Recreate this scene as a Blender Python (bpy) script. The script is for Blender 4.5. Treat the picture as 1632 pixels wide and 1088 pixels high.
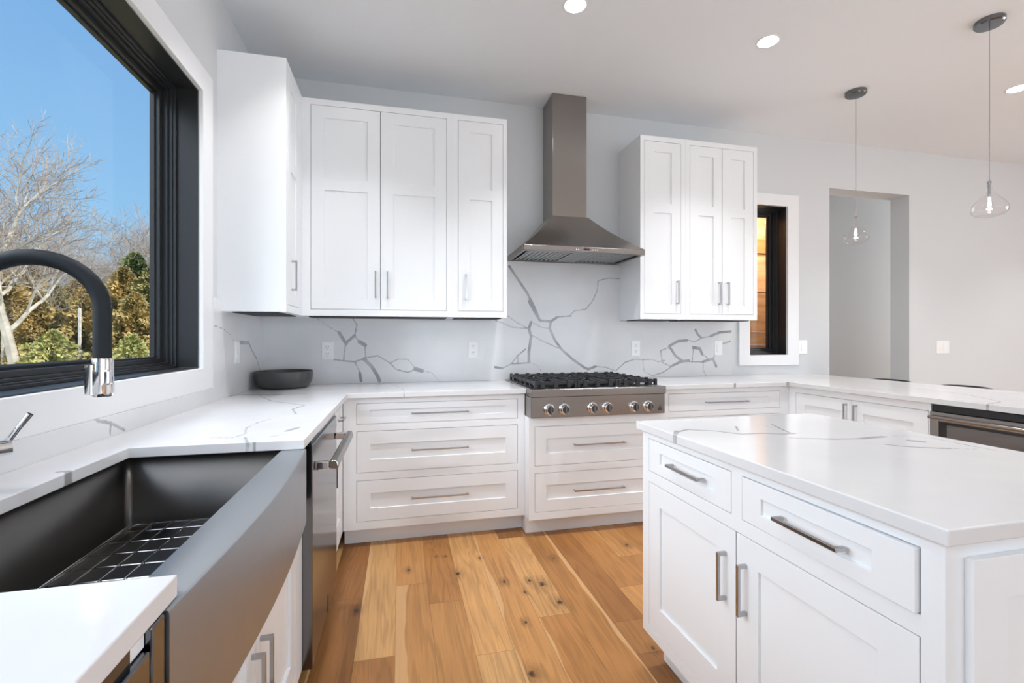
import bpy, bmesh, math, random
from mathutils import Vector, Matrix
import numpy as np
for o in list(bpy.data.objects): bpy.data.objects.remove(o, do_unlink=True)
C = bpy.context.scene.collection
SC = bpy.context.scene
# ---------------------------------------------------------------- camera
cam = bpy.data.cameras.new('camera'); co = bpy.data.objects.new('camera', cam); C.objects.link(co)
cam.sensor_width = 36.0; cam.lens = 36.0*747.8/1632; cam.shift_y = (544-538.7)/1632*-1.0
cam.clip_start = .02; cam.clip_end = 300
co.location = (.9347, -3.5387, 1.2354); co.rotation_euler = (math.pi/2, 0, -.2348)
SC.camera = co
# ---------------------------------------------------------------- view
SC.view_settings.view_transform = 'Standard'; SC.view_settings.look = 'None'
SC.view_settings.gamma = 1; SC.view_settings.use_curve_mapping = False
SC.view_settings.exposure = 0.15
# ---------------------------------------------------------------- sky
w = bpy.data.worlds.new('sky'); SC.world = w; w.use_nodes = True
nt = w.node_tree; nt.nodes.clear()
tc = nt.nodes.new('ShaderNodeTexCoord'); sx = nt.nodes.new('ShaderNodeSeparateXYZ')
cr = nt.nodes.new('ShaderNodeValToRGB'); bg = nt.nodes.new('ShaderNodeBackground'); wo = nt.nodes.new('ShaderNodeOutputWorld')
nt.links.new(tc.outputs['Generated'], sx.inputs[0]); nt.links.new(sx.outputs['Z'], cr.inputs[0])
e = cr.color_ramp.elements
e[0].position = 0.0; e[0].color = (.42, .66, .88, 1); e[1].position = 1.0; e[1].color = (.09, .24, .62, 1)
a = cr.color_ramp.elements.new(.20); a.color = (.29, .56, .86, 1)
a = cr.color_ramp.elements.new(.50); a.color = (.20, .43, .78, 1)
nt.links.new(cr.outputs[0], bg.inputs[0]); bg.inputs[1].default_value = .95
nt.links.new(bg.outputs[0], wo.inputs[0])
# ---------------------------------------------------------------- sun and added fill lamps
def lamp(name, kind, loc, rot, energy, color, **k):
    d = bpy.data.lights.new(name, kind); d.energy = energy; d.color = color
    for a, b in k.items(): setattr(d, a, b)
    o = bpy.data.objects.new(name, d); C.objects.link(o); o.location = loc; o.rotation_euler = rot; return o
sd = Vector((-.80, .30, -.55))
lamp('sun', 'SUN', (20, -10, 20), sd.to_track_quat('-Z', 'Y').to_euler(), 4.2, (1, .93, .82), angle=.01)
gd = Vector((.80, .25, -.41))
lamp('added_sky_fill', 'SUN', (-20, -10, 20), gd.to_track_quat('-Z', 'Y').to_euler(), 6.4, (.93, .97, 1), angle=math.radians(78))  # added broad sun lamp, strengthens the sky light through the left window
lamp('added_rear_fill', 'AREA', (3.2, -7.08, 1.45), (math.radians(90), 0, 0), 74, (.92, .96, 1), shape='RECTANGLE', size=4.4, size_y=2.3)  # added fill lamp at an unseen opening behind the camera
lamp('added_side_fill', 'AREA', (9.08, -4.2, 1.45), (math.radians(90), 0, math.radians(90)), 128, (.92, .96, 1), shape='RECTANGLE', size=3.0, size_y=2.3)  # added out of view to fill the room from the right

lamp('added_hall_fill', 'AREA', (9.0+.2, .66, 1.5), (math.radians(90), 0, math.radians(90)), 48, (1, .955, .91), shape='RECTANGLE', size=.9, size_y=2.4)  # lamp added before a closed wall to brighten the hall

# ================================================================ materials
def nodes(m): m.use_nodes = True; return m.node_tree.nodes, m.node_tree.links
def pbr(name, col, rough=.5, metal=0., **k):
    m = bpy.data.materials.new(name); n, l = nodes(m); b = n['Principled BSDF']
    b.inputs['Base Color'].default_value = (*col, 1); b.inputs['Roughness'].default_value = rough; b.inputs['Metallic'].default_value = metal
    for a, v in k.items(): b.inputs[a.replace('_', ' ')].default_value = v
    return m
def bump_noise(m, scale, strength, dist=.001, stretch=(1, 1, 1), rough_var=0):
    n, l = nodes(m); b = n['Principled BSDF']
    t = n.new('ShaderNodeTexCoord'); mp = n.new('ShaderNodeMapping'); mp.inputs['Scale'].default_value = stretch
    no = n.new('ShaderNodeTexNoise'); no.inputs['Scale'].default_value = scale; no.inputs['Detail'].default_value = 3
    bu = n.new('ShaderNodeBump'); bu.inputs['Strength'].default_value = strength; bu.inputs['Distance'].default_value = dist
    l.new(t.outputs['Object'], mp.inputs[0]); l.new(mp.outputs[0], no.inputs['Vector'])
    l.new(no.outputs[0], bu.inputs['Height']); l.new(bu.outputs[0], b.inputs['Normal'])
    if rough_var:
        mr = n.new('ShaderNodeMapRange'); r = b.inputs['Roughness'].default_value
        mr.inputs[3].default_value = r-rough_var; mr.inputs[4].default_value = r+rough_var
        l.new(no.outputs[0], mr.inputs[0]); l.new(mr.outputs[0], b.inputs['Roughness'])
    return m
M = {}
M['wall'] = bump_noise(pbr('wall_paint', (.66, .675, .69), .6), 120, .06)
M['ceiling'] = bump_noise(pbr('ceiling_paint', (.85, .885, .92), .7), 120, .05)
M['white'] = bump_noise(pbr('white_cabinet_paint', (.85, .865, .885), .32), 60, .02)
M['trimwhite'] = pbr('white_trim_paint', (.82, .82, .83), .35)
M['plastic'] = pbr('white_plastic', (.88, .88, .88), .3)
M['slot'] = pbr('dark_slot', (.05, .05, .05), .5)
M['blackframe'] = bump_noise(pbr('black_window_frame', (.018, .019, .021), .38), 200, .03)
def brushed(name, col, rough, stretch, an=.0, rot=0.):
    m = pbr(name, col, rough, 1.0); bump_noise(m, 8, .03, .0004, stretch, .04)
    n, l = nodes(m); b = n['Principled BSDF']
    if an:
        b.inputs['Anisotropic'].default_value = an; b.inputs['Anisotropic Rotation'].default_value = rot
        t = n.new('ShaderNodeTangent'); t.direction_type = 'RADIAL'; t.axis = 'Z'; l.new(t.outputs[0], b.inputs['Tangent'])
    return m
M['steel'] = brushed('brushed_steel', (.335, .312, .295), .22, (1, 1, 40), .8, .0)
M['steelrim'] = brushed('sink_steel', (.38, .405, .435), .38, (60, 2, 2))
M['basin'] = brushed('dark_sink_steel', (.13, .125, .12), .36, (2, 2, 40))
M['steelgloss'] = pbr('polished_steel_panel', (.195, .205, .22), .18, 1.0)
M['chrome'] = pbr('chrome', (.80, .80, .81), .07, 1.0)
M['handle'] = pbr('satin_nickel', (.46, .46, .47), .2, 1.0)
M['iron'] = bump_noise(pbr('cast_iron', (.012, .013, .015), .42), 300, .2)
M['rubber'] = pbr('dark_blue_black_rubber', (.007, .011, .016), .55, Specular_IOR_Level=.3)
M['bowl'] = bump_noise(pbr('dark_grey_stoneware', (.055, .056, .057), .38), 150, .06)
M['blackglass'] = pbr('black_glass', (.012, .012, .014), .05)
M['ovenglass'] = pbr('smoked_oven_glass', (.19, .175, .165), .05, .75)
M['filter'] = pbr('filter_steel', (.42, .44, .44), .3, 1.0)
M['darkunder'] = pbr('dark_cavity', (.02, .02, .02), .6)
M['stool'] = pbr('dark_grey_leather', (.035, .036, .038), .45)
M['lightlens'] = pbr('lamp_lens', (1, 1, 1), .5); 
b = M['lightlens'].node_tree.nodes['Principled BSDF']; b.inputs['Emission Color'].default_value = (1, .98, .95, 1); b.inputs['Emission Strength'].default_value = 28
M['filament'] = pbr('lit_bulb', (1, 1, 1), .5)
b = M['filament'].node_tree.nodes['Principled BSDF']; b.inputs['Emission Color'].default_value = (1, .9, .78, 1); b.inputs['Emission Strength'].default_value = 14
M['led'] = pbr('dark_red_display', (.04, .004, .004), .2)
b = M['led'].node_tree.nodes['Principled BSDF']; b.inputs['Emission Color'].default_value = (.5, .02, .02, 1); b.inputs['Emission Strength'].default_value = .03
def thin_glass(name, tint=(1, 1, 1), refl=1.0, ior=4.0):
    m = bpy.data.materials.new(name); n, l = nodes(m); n.clear()
    o = n.new('ShaderNodeOutputMaterial'); mx = n.new('ShaderNodeMixShader'); t = n.new('ShaderNodeBsdfTransparent'); g = n.new('ShaderNodeBsdfGlossy')
    f = n.new('ShaderNodeLayerWeight'); f.inputs[0].default_value = .5; pw = n.new('ShaderNodeMath'); pw.operation = 'POWER'; pw.inputs[1].default_value = ior; pa = n.new('ShaderNodeMath'); pa.operation = 'ADD'; pa.inputs[1].default_value = .05; l.new(f.outputs['Facing'], pw.inputs[0]); l.new(pw.outputs[0], pa.inputs[0]); g.inputs['Roughness'].default_value = .02; t.inputs[0].default_value = (*tint, 1)
    ml = n.new('ShaderNodeMath'); ml.operation = 'MULTIPLY'; ml.inputs[1].default_value = refl
    l.new(pa.outputs[0], ml.inputs[0]); l.new(ml.outputs[0], mx.inputs[0]); l.new(t.outputs[0], mx.inputs[1]); l.new(g.outputs[0], mx.inputs[2]); l.new(mx.outputs[0], o.inputs[0])
    return m
M['pane'] = thin_glass('window_glass', (.99, .99, .99), .12)
M['bulbglass'] = thin_glass('clear_blown_glass', (.975, .97, .97), .8)

def vein_material():
    m = bpy.data.materials.new('veined_white_quartz'); n, l = nodes(m); b = n['Principled BSDF']
    b.inputs['Roughness'].default_value = .13
    at = n.new('ShaderNodeAttribute'); at.attribute_name = 'vein'
    t = n.new('ShaderNodeTexCoord'); no = n.new('ShaderNodeTexNoise'); no.inputs['Scale'].default_value = 55; no.inputs['Detail'].default_value = 4
    l.new(t.outputs['Object'], no.inputs['Vector'])
    ma = n.new('ShaderNodeMath'); ma.operation = 'MULTIPLY_ADD'; ma.inputs[1].default_value = .0050; l.new(no.outputs[0], ma.inputs[0])
    ad = n.new('ShaderNodeMath'); ad.operation = 'SUBTRACT'; ad.inputs[1].default_value = .0025; l.new(at.outputs['Fac'], ma.inputs[2]); l.new(ma.outputs[0], ad.inputs[0])
    mr = n.new('ShaderNodeMapRange'); mr.inputs[1].default_value = .0016; mr.inputs[2].default_value = -.0014; mr.clamp = True; l.new(ad.outputs[0], mr.inputs[0])
    n2 = n.new('ShaderNodeTexNoise'); n2.inputs['Scale'].default_value = 9; l.new(t.outputs['Object'], n2.inputs['Vector'])
    m2 = n.new('ShaderNodeMapRange'); m2.inputs[1].default_value = .35; m2.inputs[2].default_value = .65; m2.inputs[3].default_value = .62; m2.inputs[4].default_value = 1.0; l.new(n2.outputs[0], m2.inputs[0])
    mu = n.new('ShaderNodeMath'); mu.operation = 'MULTIPLY'; l.new(mr.outputs[0], mu.inputs[0]); l.new(m2.outputs[0], mu.inputs[1])
    n3 = n.new('ShaderNodeTexNoise'); n3.inputs['Scale'].default_value = 3; n3.inputs['Detail'].default_value = 5; l.new(t.outputs['Object'], n3.inputs['Vector'])
    bc = n.new('ShaderNodeValToRGB'); bc.color_ramp.elements[0].position = .3; bc.color_ramp.elements[0].color = (.68, .68, .70, 1); bc.color_ramp.elements[1].position = .6; bc.color_ramp.elements[1].color = (.74, .74, .75, 1)
    l.new(n3.outputs[0], bc.inputs[0])
    mx = n.new('ShaderNodeMix'); mx.data_type = 'RGBA'; l.new(mu.outputs[0], mx.inputs[0]); l.new(bc.outputs[0], mx.inputs[6]); mx.inputs[7].default_value = (.30, .30, .31, 1)
    l.new(mx.outputs[2], b.inputs['Base Color'])
    return m
M['quartz'] = vein_material()

KNOTS = [(1.232,-1.077),(1.135,-.853),(1.186,-.865),(1.373,-.93),(1.45,-1.213),(1.631,-1.28),(1.663,-1.453),(1.527,-1.332),(1.578,-1.232),(1.774,-1.034),(1.469,-1.566),(1.407,-1.876),(1.917,-1.849),(2.253,-.968),(.744,-1.304),(.98,-.979)]
KR = [.016,.007,.006,.010,.012,.022,.018,.008,.012,.011,.010,.018,.010,.014,.013,.012]
def floor_material():
    m = bpy.data.materials.new('oak_planks'); n, l = nodes(m); b = n['Principled BSDF']
    def N(t, **k):
        x = n.new(t)
        for a, v in k.items(): setattr(x, a, v)
        return x
    def math_(op, a, bb=None, c=None):
        x = N('ShaderNodeMath', operation=op)
        for i, v in enumerate((a, bb, c)):
            if v is None: continue
            if isinstance(v, (int, float)): x.inputs[i].default_value = v
            else: l.new(v, x.inputs[i])
        return x.outputs[0]
    geo = N('ShaderNodeNewGeometry'); pos = geo.outputs['Position']
    col = N('ShaderNodeAttribute', attribute_name='plank_colour'); sd = N('ShaderNodeAttribute', attribute_name='plank_seed'); sap = N('ShaderNodeAttribute', attribute_name='plank_sap')
    uv = N('ShaderNodeUVMap'); su = N('ShaderNodeSeparateXYZ'); l.new(uv.outputs[0], su.inputs[0])
    # shifted grain coordinates
    cb = N('ShaderNodeCombineXYZ'); l.new(sd.outputs['Fac'], cb.inputs[0]); l.new(sd.outputs['Fac'], cb.inputs[2])
    va = N('ShaderNodeVectorMath', operation='ADD'); l.new(pos, va.inputs[0]); l.new(cb.outputs[0], va.inputs[1])
    # knots: darken and bend the grain
    kn = None; wr = None
    for (x, y), r in zip(KNOTS, KR):
        d = N('ShaderNodeVectorMath', operation='DISTANCE'); sc = N('ShaderNodeVectorMath', operation='MULTIPLY'); l.new(pos, sc.inputs[0]); sc.inputs[1].default_value = (1, .7, 1)
        l.new(sc.outputs[0], d.inputs[0]); d.inputs[1].default_value = (x, y*.7, 0)
        q = math_('DIVIDE', d.outputs['Value'], r)
        kn = q if kn is None else math_('MINIMUM', kn, q)
    nk = N('ShaderNodeTexNoise'); nk.inputs['Scale'].default_value = 60; l.new(pos, nk.inputs['Vector'])
    kn2 = math_('ADD', kn, math_('MULTIPLY', math_('SUBTRACT', nk.outputs[0], .5), 1.1))
    kcore = N('ShaderNodeMapRange'); kcore.inputs[1].default_value = .85; kcore.inputs[2].default_value = .3; l.new(kn2, kcore.inputs[0])
    khalo = N('ShaderNodeMapRange'); khalo.inputs[1].default_value = 3.6; khalo.inputs[2].default_value = .4; l.new(kn2, khalo.inputs[0])
    mp = N('ShaderNodeMapping'); mp.inputs['Scale'].default_value = (8, .55, 1); l.new(va.outputs[0], mp.inputs[0])
    n1 = N('ShaderNodeTexNoise'); n1.inputs['Scale'].default_value = 1.6; n1.inputs['Detail'].default_value = 2; n1.inputs['Distortion'].default_value = .8; l.new(mp.outputs[0], n1.inputs['Vector'])
    # growth rings: fractional bands of a smooth field
    rings = math_('SINE', math_('ADD', math_('MULTIPLY', n1.outputs[0], 46), math_('MULTIPLY', khalo.outputs[0], 3.0)))
    ringm = N('ShaderNodeMapRange'); ringm.inputs[1].default_value = -.2; ringm.inputs[2].default_value = 1; l.new(rings, ringm.inputs[0])
    mf = N('ShaderNodeMapping'); mf.inputs['Scale'].default_value = (160, 5, 1); l.new(va.outputs[0], mf.inputs[0])
    nf = N('ShaderNodeTexNoise'); nf.inputs['Scale'].default_value = 1; nf.inputs['Detail'].default_value = 3; l.new(mf.outputs[0], nf.inputs['Vector'])
    nb = N('ShaderNodeTexNoise'); nb.inputs['Scale'].default_value = 2.4; nb.inputs['Detail'].default_value = 2; l.new(va.outputs[0], nb.inputs['Vector'])
    v = math_('ADD', math_('MULTIPLY', ringm.outputs[0], -.19), math_('MULTIPLY', math_('SUBTRACT', nf.outputs[0], .5), .46))
    v = math_('ADD', v, math_('MULTIPLY', math_('SUBTRACT', nb.outputs[0], .5), .55))
    v = math_('ADD', v, 1.05)
    v = math_('SUBTRACT', v, math_('MULTIPLY', khalo.outputs[0], .34))
    hs = N('ShaderNodeHueSaturation'); l.new(col.outputs['Color'], hs.inputs['Color']); l.new(v, hs.inputs['Value'])
    # pale sapwood along one side
    ns = N('ShaderNodeTexNoise'); ns.inputs['Scale'].default_value = 2.2; ns.inputs['Detail'].default_value = 2; l.new(va.outputs[0], ns.inputs['Vector'])
    sapd = math_('SUBTRACT', math_('ADD', sap.outputs['Fac'], math_('MULTIPLY', math_('SUBTRACT', ns.outputs[0], .5), .55)), su.outputs['X'])
    sm = N('ShaderNodeMapRange'); sm.inputs[1].default_value = -.012; sm.inputs[2].default_value = .02; l.new(sapd, sm.inputs[0])
    gate = math_('GREATER_THAN', sap.outputs['Fac'], .02)
    sapf = math_('MULTIPLY', math_('MULTIPLY', sm.outputs[0], gate), .62)
    mx = N('ShaderNodeMix', data_type='RGBA'); l.new(sapf, mx.inputs[0]); l.new(hs.outputs[0], mx.inputs[6]); mx.inputs[7].default_value = (.62, .38, .18, 1)
    mk = N('ShaderNodeMix', data_type='RGBA'); l.new(math_('MULTIPLY', kcore.outputs[0], .93), mk.inputs[0]); l.new(mx.outputs[2], mk.inputs[6]); mk.inputs[7].default_value = (.03, .014, .006, 1)
    # joints
    ex = math_('ABSOLUTE', math_('SUBTRACT', su.outputs['X'], .5)); ex = math_('GREATER_THAN', ex, .4935)
    mg = N('ShaderNodeMix', data_type='RGBA'); l.new(math_('MULTIPLY', ex, .55), mg.inputs[0]); l.new(mk.outputs[2], mg.inputs[6]); mg.inputs[7].default_value = (.10, .045, .02, 1)
    l.new(mg.outputs[2], b.inputs['Base Color'])
    b.inputs['Roughness'].default_value = .42; b.inputs['Specular IOR Level'].default_value = .35
    bu = N('ShaderNodeBump'); bu.inputs['Strength'].default_value = .12; bu.inputs['Distance'].default_value = .001; l.new(nf.outputs[0], bu.inputs['Height']); l.new(bu.outputs[0], b.inputs['Normal'])
    return m
M['floor'] = floor_material()

def noisy(name, c1, c2, scale, rough=.8, stretch=(1, 1, 1), trans=0):
    m = pbr(name, c1, rough); n, l = nodes(m); b = n['Principled BSDF']
    t = n.new('ShaderNodeTexCoord'); mp = n.new('ShaderNodeMapping'); mp.inputs['Scale'].default_value = stretch
    no = n.new('ShaderNodeTexNoise'); no.inputs['Scale'].default_value = scale; no.inputs['Detail'].default_value = 4
    cr = n.new('ShaderNodeValToRGB'); cr.color_ramp.elements[0].position = .35; cr.color_ramp.elements[1].position = .65
    cr.color_ramp.elements[0].color = (*c1, 1); cr.color_ramp.elements[1].color = (*c2, 1)
    l.new(t.outputs['Object'], mp.inputs[0]); l.new(mp.outputs[0], no.inputs['Vector']); l.new(no.outputs[0], cr.inputs[0]); l.new(cr.outputs[0], b.inputs['Base Color'])
    b.inputs['Specular IOR Level'].default_value = .2
    return m
M['gold_leaf'] = noisy('golden_cedar_foliage', (.26, .21, .075), (.66, .50, .21), 2.2)
M['olive_leaf'] = noisy('olive_cedar_foliage', (.20, .20, .08), (.50, .43, .18), 2.2)
M['dark_leaf'] = noisy('dark_pine_foliage', (.07, .105, .04), (.24, .27, .10), 1.6)
M['lime_leaf'] = noisy('pale_green_foliage', (.34, .36, .12), (.62, .58, .26), 2)
M['bark'] = noisy('pale_bark', (.40, .36, .29), (.66, .62, .53), 3)
M['twig'] = noisy('grey_brown_twigs', (.28, .23, .19), (.46, .40, .34), 2)
M['ground'] = noisy('dry_grass_ground', (.22, .18, .09), (.42, .36, .20), 1.2)
M['post'] = noisy('weathered_post', (.55, .53, .48), (.75, .73, .68), 6)
M['cedarwood'] = noisy('porch_wood', (.50, .33, .20), (.72, .52, .34), 2.5, .55, (1, 1, 9))
M['cedardark'] = noisy('porch_wood_darker', (.34, .17, .07), (.50, .29, .13), 2.5, .55, (1, 1, 9))
M['siding'] = pbr('outside_siding', (.5, .5, .5), .7)

# ================================================================ mesh helpers
BASE = {}
def link(o, parent=None):
    C.objects.link(o)
    if parent is not None: o.parent = parent
    return o
def tag(o, label=None, cat=None, group=None, kind=None):
    if label: o['label'] = label
    if cat: o['category'] = cat
    if group: o['group'] = group
    if kind: o['kind'] = kind
    return o
def empty(name, loc, label=None, cat=None, group=None, kind=None):
    o = bpy.data.objects.new(name, None); C.objects.link(o); o.location = loc; o.empty_display_size = .1
    BASE[o.name] = Vector(loc); return tag(o, label, cat, group, kind)
def copy_tree(o, parent=None):
    c = o.copy(); C.objects.link(c)
    if parent is not None: c.parent = parent
    for ch in list(o.children): copy_tree(ch, c)
    return c
def fm(kind, c):
    if kind == 'B': return lambda u, w, z: (u, c-w, z)
    if kind == 'L': return lambda u, w, z: (c+w, u, z)
    if kind == 'I': return lambda u, w, z: (c-w, u, z)
IDN = lambda u, w, z: (u, w, z)
class G:
    def __init__(s, m=IDN): s.v = []; s.f = []; s.m = m
    def add(s, vs, fs):
        b = len(s.v); s.v += [s.m(*p) for p in vs]; s.f += [tuple(i+b for i in f) for f in fs]; return s
    def box(s, u0, u1, w0, w1, z0, z1):
        return s.add([(u0, w0, z0), (u1, w0, z0), (u1, w1, z0), (u0, w1, z0), (u0, w0, z1), (u1, w0, z1), (u1, w1, z1), (u0, w1, z1)],
                     [(0, 3, 2, 1), (4, 5, 6, 7), (0, 1, 5, 4), (1, 2, 6, 5), (2, 3, 7, 6), (3, 0, 4, 7)])
    def hexa(s, p): return s.add(p, [(0, 3, 2, 1), (4, 5, 6, 7), (0, 1, 5, 4), (1, 2, 6, 5), (2, 3, 7, 6), (3, 0, 4, 7)])
    def prism(s, pts, a, b, axis='u'):
        n = len(pts)
        def P(p, t): return {'u': (t, p[0], p[1]), 'w': (p[0], t, p[1]), 'z': (p[0], p[1], t)}[axis]
        return s.add([P(p, a) for p in pts]+[P(p, b) for p in pts], [tuple(range(n)), tuple(range(2*n-1, n-1, -1))]+[(i, (i+1) % n, n+(i+1) % n, n+i) for i in range(n)])
    def lathe(s, prof, c=(0, 0, 0), n=24, axis='z'):
        vs = []; fs = []
        for r, h in prof:
            for k in range(n):
                a = 2*math.pi*k/n; x, y = r*math.cos(a), r*math.sin(a)
                p = {'z': (x, y, h), 'u': (h, x, y), 'w': (x, h, y)}[axis]; vs.append((c[0]+p[0], c[1]+p[1], c[2]+p[2]))
        for i in range(len(prof)-1):
            for k in range(n): fs.append((i*n+k, i*n+(k+1) % n, (i+1)*n+(k+1) % n, (i+1)*n+k))
        if prof[0][0] > 1e-5: fs.append(tuple(range(n)))
        if prof[-1][0] > 1e-5: fs.append(tuple(range((len(prof)-1)*n, len(prof)*n)))
        return s.add(vs, fs)
    def tube(s, pts, rad, n=12, caps=True):
        pts = [Vector(p) for p in pts]; vs = []; fs = []; pr = None
        for i, p in enumerate(pts):
            t = (pts[min(i+1, len(pts)-1)]-pts[max(i-1, 0)]).normalized()
            if pr is None:
                pr = t.orthogonal().normalized()
            pr = (pr-t*pr.dot(t)).normalized(); q = t.cross(pr); r = rad[i] if isinstance(rad, (list, tuple)) else rad
            for k in range(n):
                a = 2*math.pi*k/n; vs.append(tuple(p+pr*math.cos(a)*r+q*math.sin(a)*r))
        for i in range(len(pts)-1):
            for k in range(n): fs.append((i*n+k, i*n+(k+1) % n, (i+1)*n+(k+1) % n, (i+1)*n+k))
        if caps: fs.append(tuple(range(n))); fs.append(tuple(range((len(pts)-1)*n, len(pts)*n)))
        return s.add(vs, fs)
    def height(s, us, zs, D, wb):
        """relief of rectangular cells: D(i,j) gives the cell's outward depth or None for a hole"""
        nu, nz = len(us)-1, len(zs)-1
        d = [[D(i, j) for j in range(nz)] for i in range(nu)]
        def q(*p): s.add(list(p), [(0, 1, 2, 3)])
        for i in range(nu):
            for j in range(nz):
                a = d[i][j]
                if a is None: continue
                u0, u1, z0, z1 = us[i], us[i+1], zs[j], zs[j+1]
                q((u0, a, z0), (u1, a, z0), (u1, a, z1), (u0, a, z1)); q((u0, wb, z0), (u1, wb, z0), (u1, wb, z1), (u0, wb, z1))
                for (di, dj, p0, p1) in ((-1, 0, (u0, z0), (u0, z1)), (1, 0, (u1, z0), (u1, z1)), (0, -1, (u0, z0), (u1, z0)), (0, 1, (u0, z1), (u1, z1))):
                    ii, jj = i+di, j+dj
                    o = d[ii][jj] if 0 <= ii < nu and 0 <= jj < nz else None
                    ob = wb if o is None else o
                    if ob < a-1e-6: q((p0[0], a, p0[1]), (p1[0], a, p1[1]), (p1[0], ob, p1[1]), (p0[0], ob, p0[1]))
        return s
    def build(s, name, mat, parent=None, bevel=0, smooth=False, loc=None, seg=2, merge=True):
        b = Vector(loc) if loc is not None else (BASE[root_of(parent).name] if parent is not None else Vector((0, 0, 0)))
        me = bpy.data.meshes.new(name)
        vs = [(p[0]-b[0], p[1]-b[1], p[2]-b[2]) for p in s.v]
        me.from_pydata(vs, [], s.f); bm = bmesh.new(); bm.from_mesh(me)
        if merge: bmesh.ops.remove_doubles(bm, verts=bm.verts, dist=1e-5)
        bmesh.ops.recalc_face_normals(bm, faces=bm.faces)
        bm.to_mesh(me); bm.free()
        if smooth:
            me.polygons.foreach_set('use_smooth', [True]*len(me.polygons))
            me.set_sharp_from_angle(angle=math.radians(38))
        me.materials.append(M[mat] if isinstance(mat, str) else mat)
        o = bpy.data.objects.new(name, me); link(o, parent)
        if parent is None: o.location = b; BASE[o.name] = b
        if bevel:
            md = o.modifiers.new('b', 'BEVEL'); md.width = bevel; md.segments = seg; md.limit_method = 'ANGLE'; md.angle_limit = math.radians(40)
        return o
def root_of(o):
    while o.parent is not None: o = o.parent
    return o
def centre_base(u0, u1, w0, w1, z): return ((u0+u1)/2, (w0+w1)/2, z)

def uniq(a): 
    r = []
    for x in sorted(a):
        if not r or x-r[-1] > 1e-6: r.append(x)
    return r
def relief(g, outer, rects, wf, wb):
    """outer (u0,u1,z0,z1) at depth wf; rects [(u0,u1,z0,z1,w)] cut to depth w"""
    us = uniq([outer[0], outer[1]]+[r[0] for r in rects]+[r[1] for r in rects]); zs = uniq([outer[2], outer[3]]+[r[2] for r in rects]+[r[3] for r in rects])
    def D(i, j):
        cu, cz = (us[i]+us[i+1])/2, (zs[j]+zs[j+1])/2
        for r in rects:
            if r[0] < cu < r[1] and r[2] < cz < r[3]: return r[4]
        return wf
    return g.height(us, zs, D, wb)
def handle(parent, m, u, z, L, vert, w0=0., name='handle'):
    g = G(m); t = .0045; h = L/2; st = .030
    if vert:
        g.prism([(w0, z-h), (w0+st, z-h), (w0+st, z+h), (w0, z+h), (w0, z+h-.011), (w0+st-.009, z+h-.011), (w0+st-.009, z-h+.011), (w0, z-h+.011)], u-t, u+t, 'u')
    else:
        g.add([(a, b, zz) for zz in (z-t, z+t) for (a, b) in ((u-h, w0), (u-h, w0+st), (u+h, w0+st), (u+h, w0), (u+h-.011, w0), (u+h-.011, w0+st-.009), (u-h+.011, w0+st-.009), (u-h+.011, w0))],
              [tuple(range(8)), tuple(range(15, 7, -1))]+[(i, (i+1) % 8, 8+(i+1) % 8, 8+i) for i in range(8)])
    return g.build(name, 'handle', parent, bevel=.0012)
GAP = .0022
def front(parent, m, name, r, panels, hd=None, w=0., skew=0.):
    """inset shaker door or drawer front; r = opening rect, panels = recessed rects, hd=(u,z,L,vert)"""
    mm = m if not skew else (lambda u, ww, z: m(u, ww+skew*(r[1]-u), z))
    g = G(mm); o = (r[0]+GAP, r[1]-GAP, r[2]+GAP, r[3]-GAP)
    relief(g, o, [(*p, w-.008) for p in panels], w, w-.019)
    d = g.build(name, 'white', parent, bevel=.0011)
    if hd: handle(d, mm, hd[0], hd[1], hd[2], hd[3], w)
    return d
def carcass(root, m, outer, openings, depth, name='cabinet_box'):
    g = G(m); relief(g, outer, [(*r, -.022) for r in openings], 0., -depth)
    return g.build(name, 'white', root, bevel=.0012)
def inner(r, fu, ft, fb=None):
    fb = ft if fb is None else fb
    return (r[0]+fu, r[1]-fu, r[2]+fb, r[3]-ft)

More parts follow.
